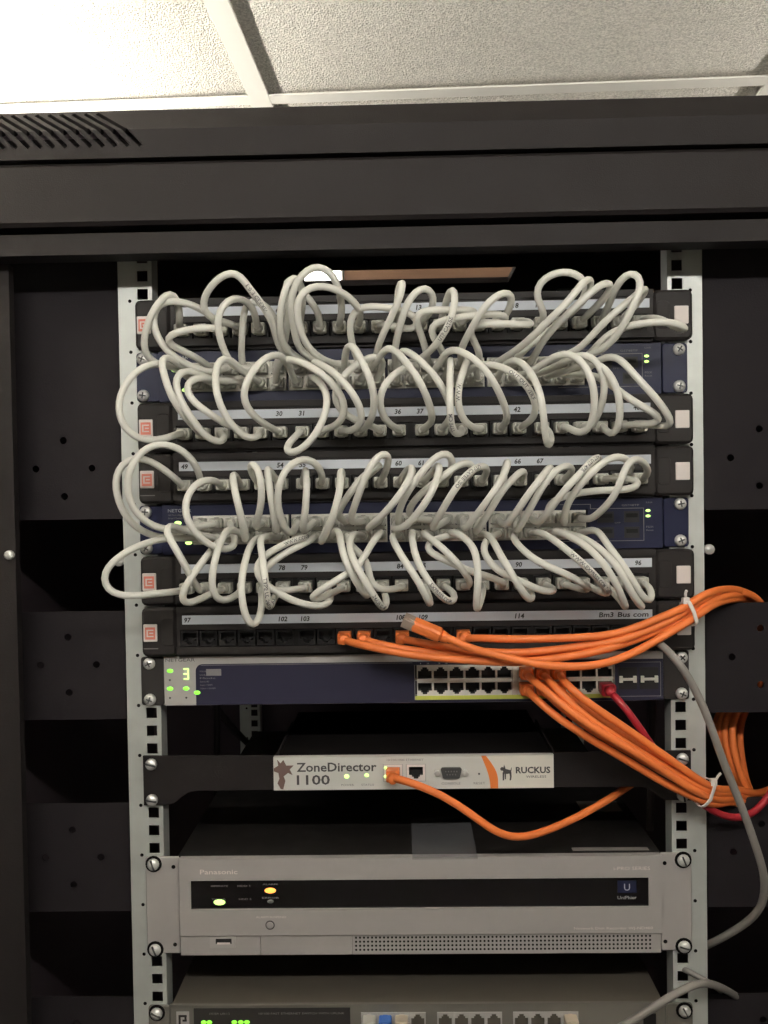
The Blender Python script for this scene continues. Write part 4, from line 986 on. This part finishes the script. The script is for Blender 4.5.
def relax2(cords, iters=12):
    idx = np.concatenate([[i]*len(d['P']) for i, d in enumerate(cords)]); rr = np.concatenate([[d['r']]*len(d['P']) for d in cords])
    for it in range(iters):
        X = np.vstack([d['P'] for d in cords]); n2 = (X**2).sum(1); D2 = n2[:, None]+n2[None]-2*(X@X.T)
        R2 = rr[:, None]+rr[None]
        I, J = np.where(D2 < R2**2); ok = idx[I] < idx[J]; I, J = I[ok], J[ok]
        if not len(I): break
        D = np.zeros(len(X)); cnt = np.zeros(len(X))
        for a, b in zip(I, J):
            gap = R2[a, b]-math.sqrt(max(1e-12, D2[a, b])); s_ = 1 if X[a, 1] < X[b, 1] else -1
            D[a] -= s_*gap*.5; D[b] += s_*gap*.5; cnt[a] += 1; cnt[b] += 1
        D = np.clip(D/np.maximum(1, cnt), -.003, .003); o_ = 0
        for d in cords:
            n = len(d['P']); q = D[o_:o_+n]; o_ += n
            q = q*(1 if d['socket'] is None else np.clip((np.arange(n)-4)/3, 0, 1))
            ray = d['P']-CAM; d['P'] = d['P']+ray*(q/ray[:, 1])[:, None]
    for d in cords: d['P'] = smooth(d['P'], 4)
relax2(OC)
for d in OC:
    base = d['socket'] if d['socket'] is not None else d['P'][0]
    o = put(d['name'], tube_mesh(d['P'], d['r'], d['m'], base), None, base)
    tag(o, d['label'], d['cat'], d['group'])
    if d['pm'] is not None:
        pl = put('plug', d['pm'], o, base); put('boot', d['bm'], pl, base)
    if d is lo_:
        # the loose end: boot and clear plug along the reversed start direction
        P = d['P']; t = P[0]-P[3]; t /= np.linalg.norm(t)
        R_ = Vector((0, 1, 0)).rotation_difference(Vector(t)).to_matrix().to_4x4()
        S_ = Matrix.Translation(Vector(P[0])) @ R_ @ Matrix.Translation(Vector((0, .019, 0)))
        pb = put('boot', MB().rbox(-.0060, .0060, -.0190, .0060, -.0054, .0054, .0040).lathe_y((0, -.0190, 0), [(.0036, -.006), (.0050, 0)], 12).mesh('boot', 'cable_orange'), o, P[0])
        pb.matrix_local = Matrix.Translation(-Vector(base)) @ S_
        pp_ = put('plug', MB().rbox(-.0058, .0058, .0050, .0150, -.0042, .0042, .0008).box(-.003, .003, .004, .013, .0042, .0052).mesh('plug', 'plug_clear'), o, P[0])
        pp_.matrix_local = Matrix.Translation(-Vector(base)) @ S_
# cable ties round both bundles
def tie(cords, px, label, tail):
    pts = []
    for d in cords:
        pr = d['P']-CAM; zz = pr@fw; x = 384+F*(pr@RT)/zz
        i = int(np.argmin(np.abs(x-px)+np.where(d['P'][:, 1] > 0, 500, 0))); pts.append((d['P'][i], d['P'][min(i+2, len(d['P'])-1)]-d['P'][max(i-2, 0)]))
    c = np.mean([p for p, _ in pts], 0); ax = np.mean([t/np.linalg.norm(t) for _, t in pts], 0); ax /= np.linalg.norm(ax)
    e1 = np.cross(ax, [0, 1., 0]); e1 /= np.linalg.norm(e1); e2 = np.cross(ax, e1)
    q = np.array([[(p-c)@e1, (p-c)@e2] for p, _ in pts]); r = .0033+.0012
    ring = []
    for k in range(28):
        a = 2*math.pi*k/28; dirv = np.array([math.cos(a), math.sin(a)])
        s_ = (q@dirv).max()+r; ring.append(s_)
    # support function to outline
    P = []
    for k in range(28):
        a = 2*math.pi*k/28; h0, h1 = ring[k], ring[(k+1) % 28]; da = 2*math.pi/28
        tt = (h1-h0*math.cos(da))/math.sin(da)
        u_ = np.array([math.cos(a), math.sin(a)])*h0+np.array([-math.sin(a), math.cos(a)])*tt
        P.append(c+e1*u_[0]+e2*u_[1])
    P = np.array(P+[P[0]]); b = MB(); n = len(P)-1
    vs = []; fs = []
    for k in range(n):
        out = P[k]-c; out -= ax*(out@ax); out /= np.linalg.norm(out)
        for (aa, rr) in ((-.0016, 0), (.0016, 0), (.0016, .0011), (-.0016, .0011)): vs.append(P[k]+ax*aa+out*rr)
    for k in range(n):
        j = (k+1) % n
        for m_ in range(4): fs.append((k*4+m_, k*4+(m_+1) % 4, j*4+(m_+1) % 4, j*4+m_))
    o = b.add(vs, fs).build('cable_tie', 'tie_white', loc=c)
    tag(o, label, 'cable tie')
    kk = int(np.argmax((P[:-1]-c)@np.array([tail[0], -.35, tail[1]]))); hd = P[kk]
    out = (hd-c)/np.linalg.norm(hd-c)
    head = MB(); h = .0026
    head.box(hd[0]-h, hd[0]+h, hd[1]-h, hd[1]+h, hd[2]-h, hd[2]+h).build('tie_head', 'tie_white', o)
    tl = np.array([hd, hd+out*.004, hd+out*.006+[0, 0, .001], hd+out*.008+[.001, 0, .002]])
    put('tie_tail', tube_mesh(catmull(tl, 4), .0012, 'tie_white', c, 6), o, c)
tie(OC[:5], 686, 'white cable tie round the upper orange bundle by the rail', (-.1, 1.))
tie(OC[5:11], 705, 'white cable tie round the lower orange bundle below the rail', (.7, 1.))
